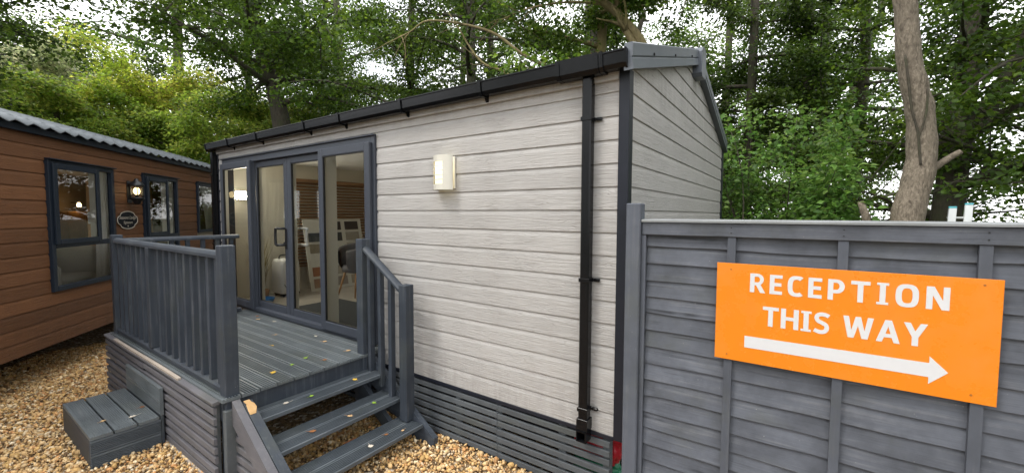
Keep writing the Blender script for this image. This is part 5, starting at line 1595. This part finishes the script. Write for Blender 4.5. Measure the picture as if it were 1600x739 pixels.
# light green bush against the end of the cabin
bush = thing('bush', 'light green leafy bush beside the cabin gable wall', 'bush', (0.75, 5.3, 0))
rg = random.Random(8); wood = MB(); cl = []
for k in range(26):
    a = rg.uniform(0, 6.28); p = Vector((0.75 + rg.uniform(-.3, .3), 5.3 + rg.uniform(-.3, .3), 0)); hh = rg.uniform(2.2, 4.0)
    d = Vector((math.cos(a) * 0.27, math.sin(a) * 0.27, 1)).normalized(); st = [p.copy()]
    for e in range(8):
        d = (d + Vector((rg.uniform(-.16, .16), rg.uniform(-.16, .16), rg.uniform(-.15, .05)))).normalized(); p = p + d * hh / 8; st.append(p.copy())
        if e >= 1:
            for q in range(2): cl.append((min(1.35, p.x + rg.uniform(-.35, .35)), p.y + rg.uniform(-.35, .35), p.z + rg.uniform(-.2, .2), rg.uniform(.22, .42)))
    wood.add(*tube_vf(st, [0.022 * (1 - e / 9.5) for e in range(9)], 6))
wood.build('stems', 'bark_dark', bush, True)
V, T, C = leaf_cloud(np.array(cl), 44, 0.082, [(0.075, 0.160, 0.028), (0.095, 0.185, 0.032), (0.125, 0.200, 0.045), (0.055, 0.125, 0.022)], 51, flat=0.8, up=1.0); V -= np.array(bush.location)[None, None]
o = bpy.data.objects.new('foliage', bulk('foliage', V, T, C, 'leaf')); COL.objects.link(o); o.parent = bush

# woodland behind, copies that share their meshes
far = [('far_tree', 'distant tree filling the wood behind the cabin middle', t9, (-12.5, 12.5, 0), 1.1, 1.25), ('far_tree', 'distant tree in the wood behind the cabin ridge', t5, (-6.5, 15.0, 0), 2.3, 1.3),
       ('far_tree', 'distant tree seen low behind the green bush', t5, (1.5, 19.0, 0), 0.6, 1.35), 
       ('far_tree', 'distant tree at the far left beyond the willowy tree', t8, (-27.0, 1.0, 0), 2.0, 1.0), ('far_tree', 'distant tree beyond the yellowing tree', t9, (-22.0, 7.5, 0), 4.0, 1.3),
       ('far_tree', 'distant tree right of the cabin gable deep in the wood', t9, (-2.0, 18.0, 0), 5.0, 1.3)]
far += [('hedge_tree', 'fresh green low tree right behind the lodge ridge', t_g, (-16.6, -0.2, 0), 1.2, 0.95), ('hedge_tree', 'green low tree between the two yellowing crowns', t_g, (-15.4, 2.2, 0), 3.1, 0.88),
        ('far_tree', 'distant tree deep behind the fresh green trees', t9, (-18.5, 9.0, 0), 0.4, 1.25), ('far_tree', 'distant tree topping the yellowing crowns', t9, (-21.5, 4.2, 0), 1.7, 1.5), ('far_tree', 'distant tree behind the roof, left of the dry boughs', t9, (-8.2, 9.4, 0), 2.2, 1.1), ('far_tree', 'distant tree behind the roof, under the dry boughs', t5, (-4.6, 9.6, 0), 0.9, 1.05), ('far_tree', 'distant tree past the leaning trunk', t5, (-14.5, 8.0, 0), 2.9, 1.15), ('far_tree', 'distant tree at the edge of the wood beyond the lodge', t5, (-25.0, -1.5, 0), 5.2, 1.2)]
for nm, lab, src, loc, rz, s in far:
    copy_tree(src, nm, lab, loc, rz, s, None)
# unseen trees added behind the camera to darken reflections and block low sky
for lab, src, loc, rz, s_ in (('unseen shade tree added across the yard facing the glazed doors', t5, (-10.0, -15.0, 0), 1.0, 1.0), ('unseen shade tree added across the yard opposite the deck', t9, (-5.0, -17.0, 0), 2.0, 1.0), ('unseen shade tree added across the yard opposite the cabin corner', t5, (-0.5, -16.0, 0), 2.0, 1.0),
                              ('unseen shade tree added across the yard facing the fence', t9, (4.0, -15.0, 0), 4.0, 1.0), ('unseen shade tree added across the yard at its far right', t5, (9.5, -10.0, 0), 4.4, 1.0), ('unseen shade tree added beyond the end of the fence', t9, (10.5, -1.5, 0), 5.0, 1.0)):
    copy_tree(src, 'added_shade_tree', lab, loc, rz, s_)
for lab, src, loc, rz, s_ in (('unseen shade tree added past the right end of the fence', t5, (6.6, 2.2, 0), 1.3, 1.0), ('unseen shade tree added behind the fence to the right of the ladder', t9, (6.4, 5.4, 0), 2.4, 1.0)):  # unseen trees added to block sky light from the right
    copy_tree(src, 'added_shade_tree', lab, loc, rz, s_)

# ------------------------------------------------------------------ fallen leaves on deck and steps
def fallen(x, y, z, size, col, label, seed, rz=None):
    rg = random.Random(seed); a = rg.uniform(0, 6.28) if rz is None else rz
    n = 8; v = []; f = []
    curl = rg.uniform(0.10, 0.35)
    out = [(0, -1), (.35, -.55), (.62, -.62), (.60, -.1), (.95, .25), (.45, .40), (.30, .95), (0, .75), (-.30, .95), (-.45, .40), (-.95, .25), (-.60, -.1), (-.62, -.62), (-.35, -.55)]
    pts = [(0.0, 0.0)] + out
    for (px, py) in pts:
        px *= rg.uniform(.8, 1.1); py *= rg.uniform(.85, 1.1)
        h = curl * (px * px * 0.8 + py * py * 0.3) + rg.uniform(0, .08)
        qx, qy = px * size, py * size
        v.append((x + qx * math.cos(a) - qy * math.sin(a), y + qx * math.sin(a) + qy * math.cos(a), z + 0.003 + h * size))
    m = len(out)
    f = [(0, 1 + i, 1 + (i + 1) % m) for i in range(m)]
    o = thing('fallen_leaf', label, 'leaf', (x, y, z), group='fallen leaves on the deck and steps')
    b = mk('blade', v, f, 'litter', o)
    at = b.data.attributes.new('tint', 'FLOAT_COLOR', 'POINT')
    at.data.foreach_set('color', [c for _ in v for c in (*col, 1)])
    # stalk
    p0 = Vector((x - math.sin(-a) * 0 + math.sin(a) * size, y - math.cos(a) * size, z + 0.006)); p1 = p0 + Vector((math.sin(a), -math.cos(a), 0.15)) * size * 0.9
    k = tube('stalk', [p0, p1], [0.0014, 0.0010], 'litter', o, 5)
    at = k.data.attributes.new('tint', 'FLOAT_COLOR', 'POINT'); at.data.foreach_set('color', [c for _ in k.data.vertices for c in (*col, 1)])
    return o
YEL, GRN, BRN, TAN, WHT = (0.55, 0.36, 0.05), (0.22, 0.36, 0.04), (0.24, 0.10, 0.035), (0.50, 0.33, 0.17), (0.55, 0.50, 0.42)
FL = [(-2.62, -0.96, .64, .030, YEL, 'yellow fallen leaf near the front corner of the deck'), (-2.74, -0.62, .64, .026, GRN, 'lime green fallen leaf in the middle of the deck'),
      (-2.67, -0.78, .64, .022, GRN, 'smaller green fallen leaf on the deck'), (-2.55, -0.55, .64, .022, BRN, 'brown fallen leaf near the deck edge by the steps'),
      (-2.60, -0.28, .64, .026, TAN, 'tan fallen leaf at the foot of the deck post'), (-3.05, -0.25, .64, .024, TAN, 'tan fallen leaf by the door threshold'),
      (-3.30, -0.20, .64, .022, WHT, 'pale fallen leaf under the glass door'), (-4.55, -0.22, .64, .030, TAN, 'orange brown fallen leaf below the left glass pane'),
      (-4.72, -0.15, .64, .026, BRN, 'dark fallen leaf below the left glass pane'), (-4.28, -0.16, .64, .026, WHT, 'whitish fallen leaf below the door meeting rail'),
      (-3.70, -0.42, .64, .020, TAN, 'small tan leaf in the centre of the deck boards'), (-3.35, -0.62, .64, .018, YEL, 'tiny yellow leaf on the middle deck boards'),
      (-2.30, -1.02, .49, .026, WHT, 'whitish fallen leaf on the top step'), (-2.26, -0.84, .49, .022, GRN, 'green fallen leaf on the top step'), (-2.27, -0.44, .49, .026, YEL, 'yellow fallen leaf on the top step'),
      (-2.04, -0.96, .322, .026, BRN, 'reddish brown fallen leaf on the middle step'), (-2.02, -0.66, .322, .026, TAN, 'tan fallen leaf on the middle step'), (-2.06, -0.40, .322, .022, GRN, 'bright green fallen leaf on the middle step'),
      (-1.76, -0.66, .158, .026, WHT, 'whitish fallen leaf on the bottom step'), (-1.80, -0.48, .158, .020, BRN, 'brown fallen leaf on the bottom step'), (-1.74, -0.36, .158, .018, TAN, 'tan fallen leaf at the right of the bottom step'),
      (-3.72, -1.78, .25, .024, TAN, 'tan fallen leaf on the front of the box step'), (-3.62, -1.62, .25, .030, WHT, 'whitish fallen leaf on the middle of the box step'), (-3.78, -1.52, .25, .022, BRN, 'brown fallen leaf at the back of the box step')]
for i, (x, y, z, s, c, lab) in enumerate(FL):
    fallen(x, y, z, s, c, lab, 100 + i)
# dry leaves caught in the gutter near the right end
rg = random.Random(77)
GL = ['dry leaf lying in the gutter above the downpipe', 'pinkish dry leaf in the gutter left of the downpipe', 'curled leaf in the gutter near the cabin corner', 'brown leaf poking from the gutter above the wall', 'thin dry leaf on the gutter lip']
for i, x in enumerate((-0.62, -0.50, -0.33, -0.86, -0.24)):
    fallen(x, -0.115, 2.94, 0.034, [(0.42, 0.22, 0.13), (0.36, 0.18, 0.10), (0.5, 0.36, 0.25)][i % 3], GL[i], 300 + i)
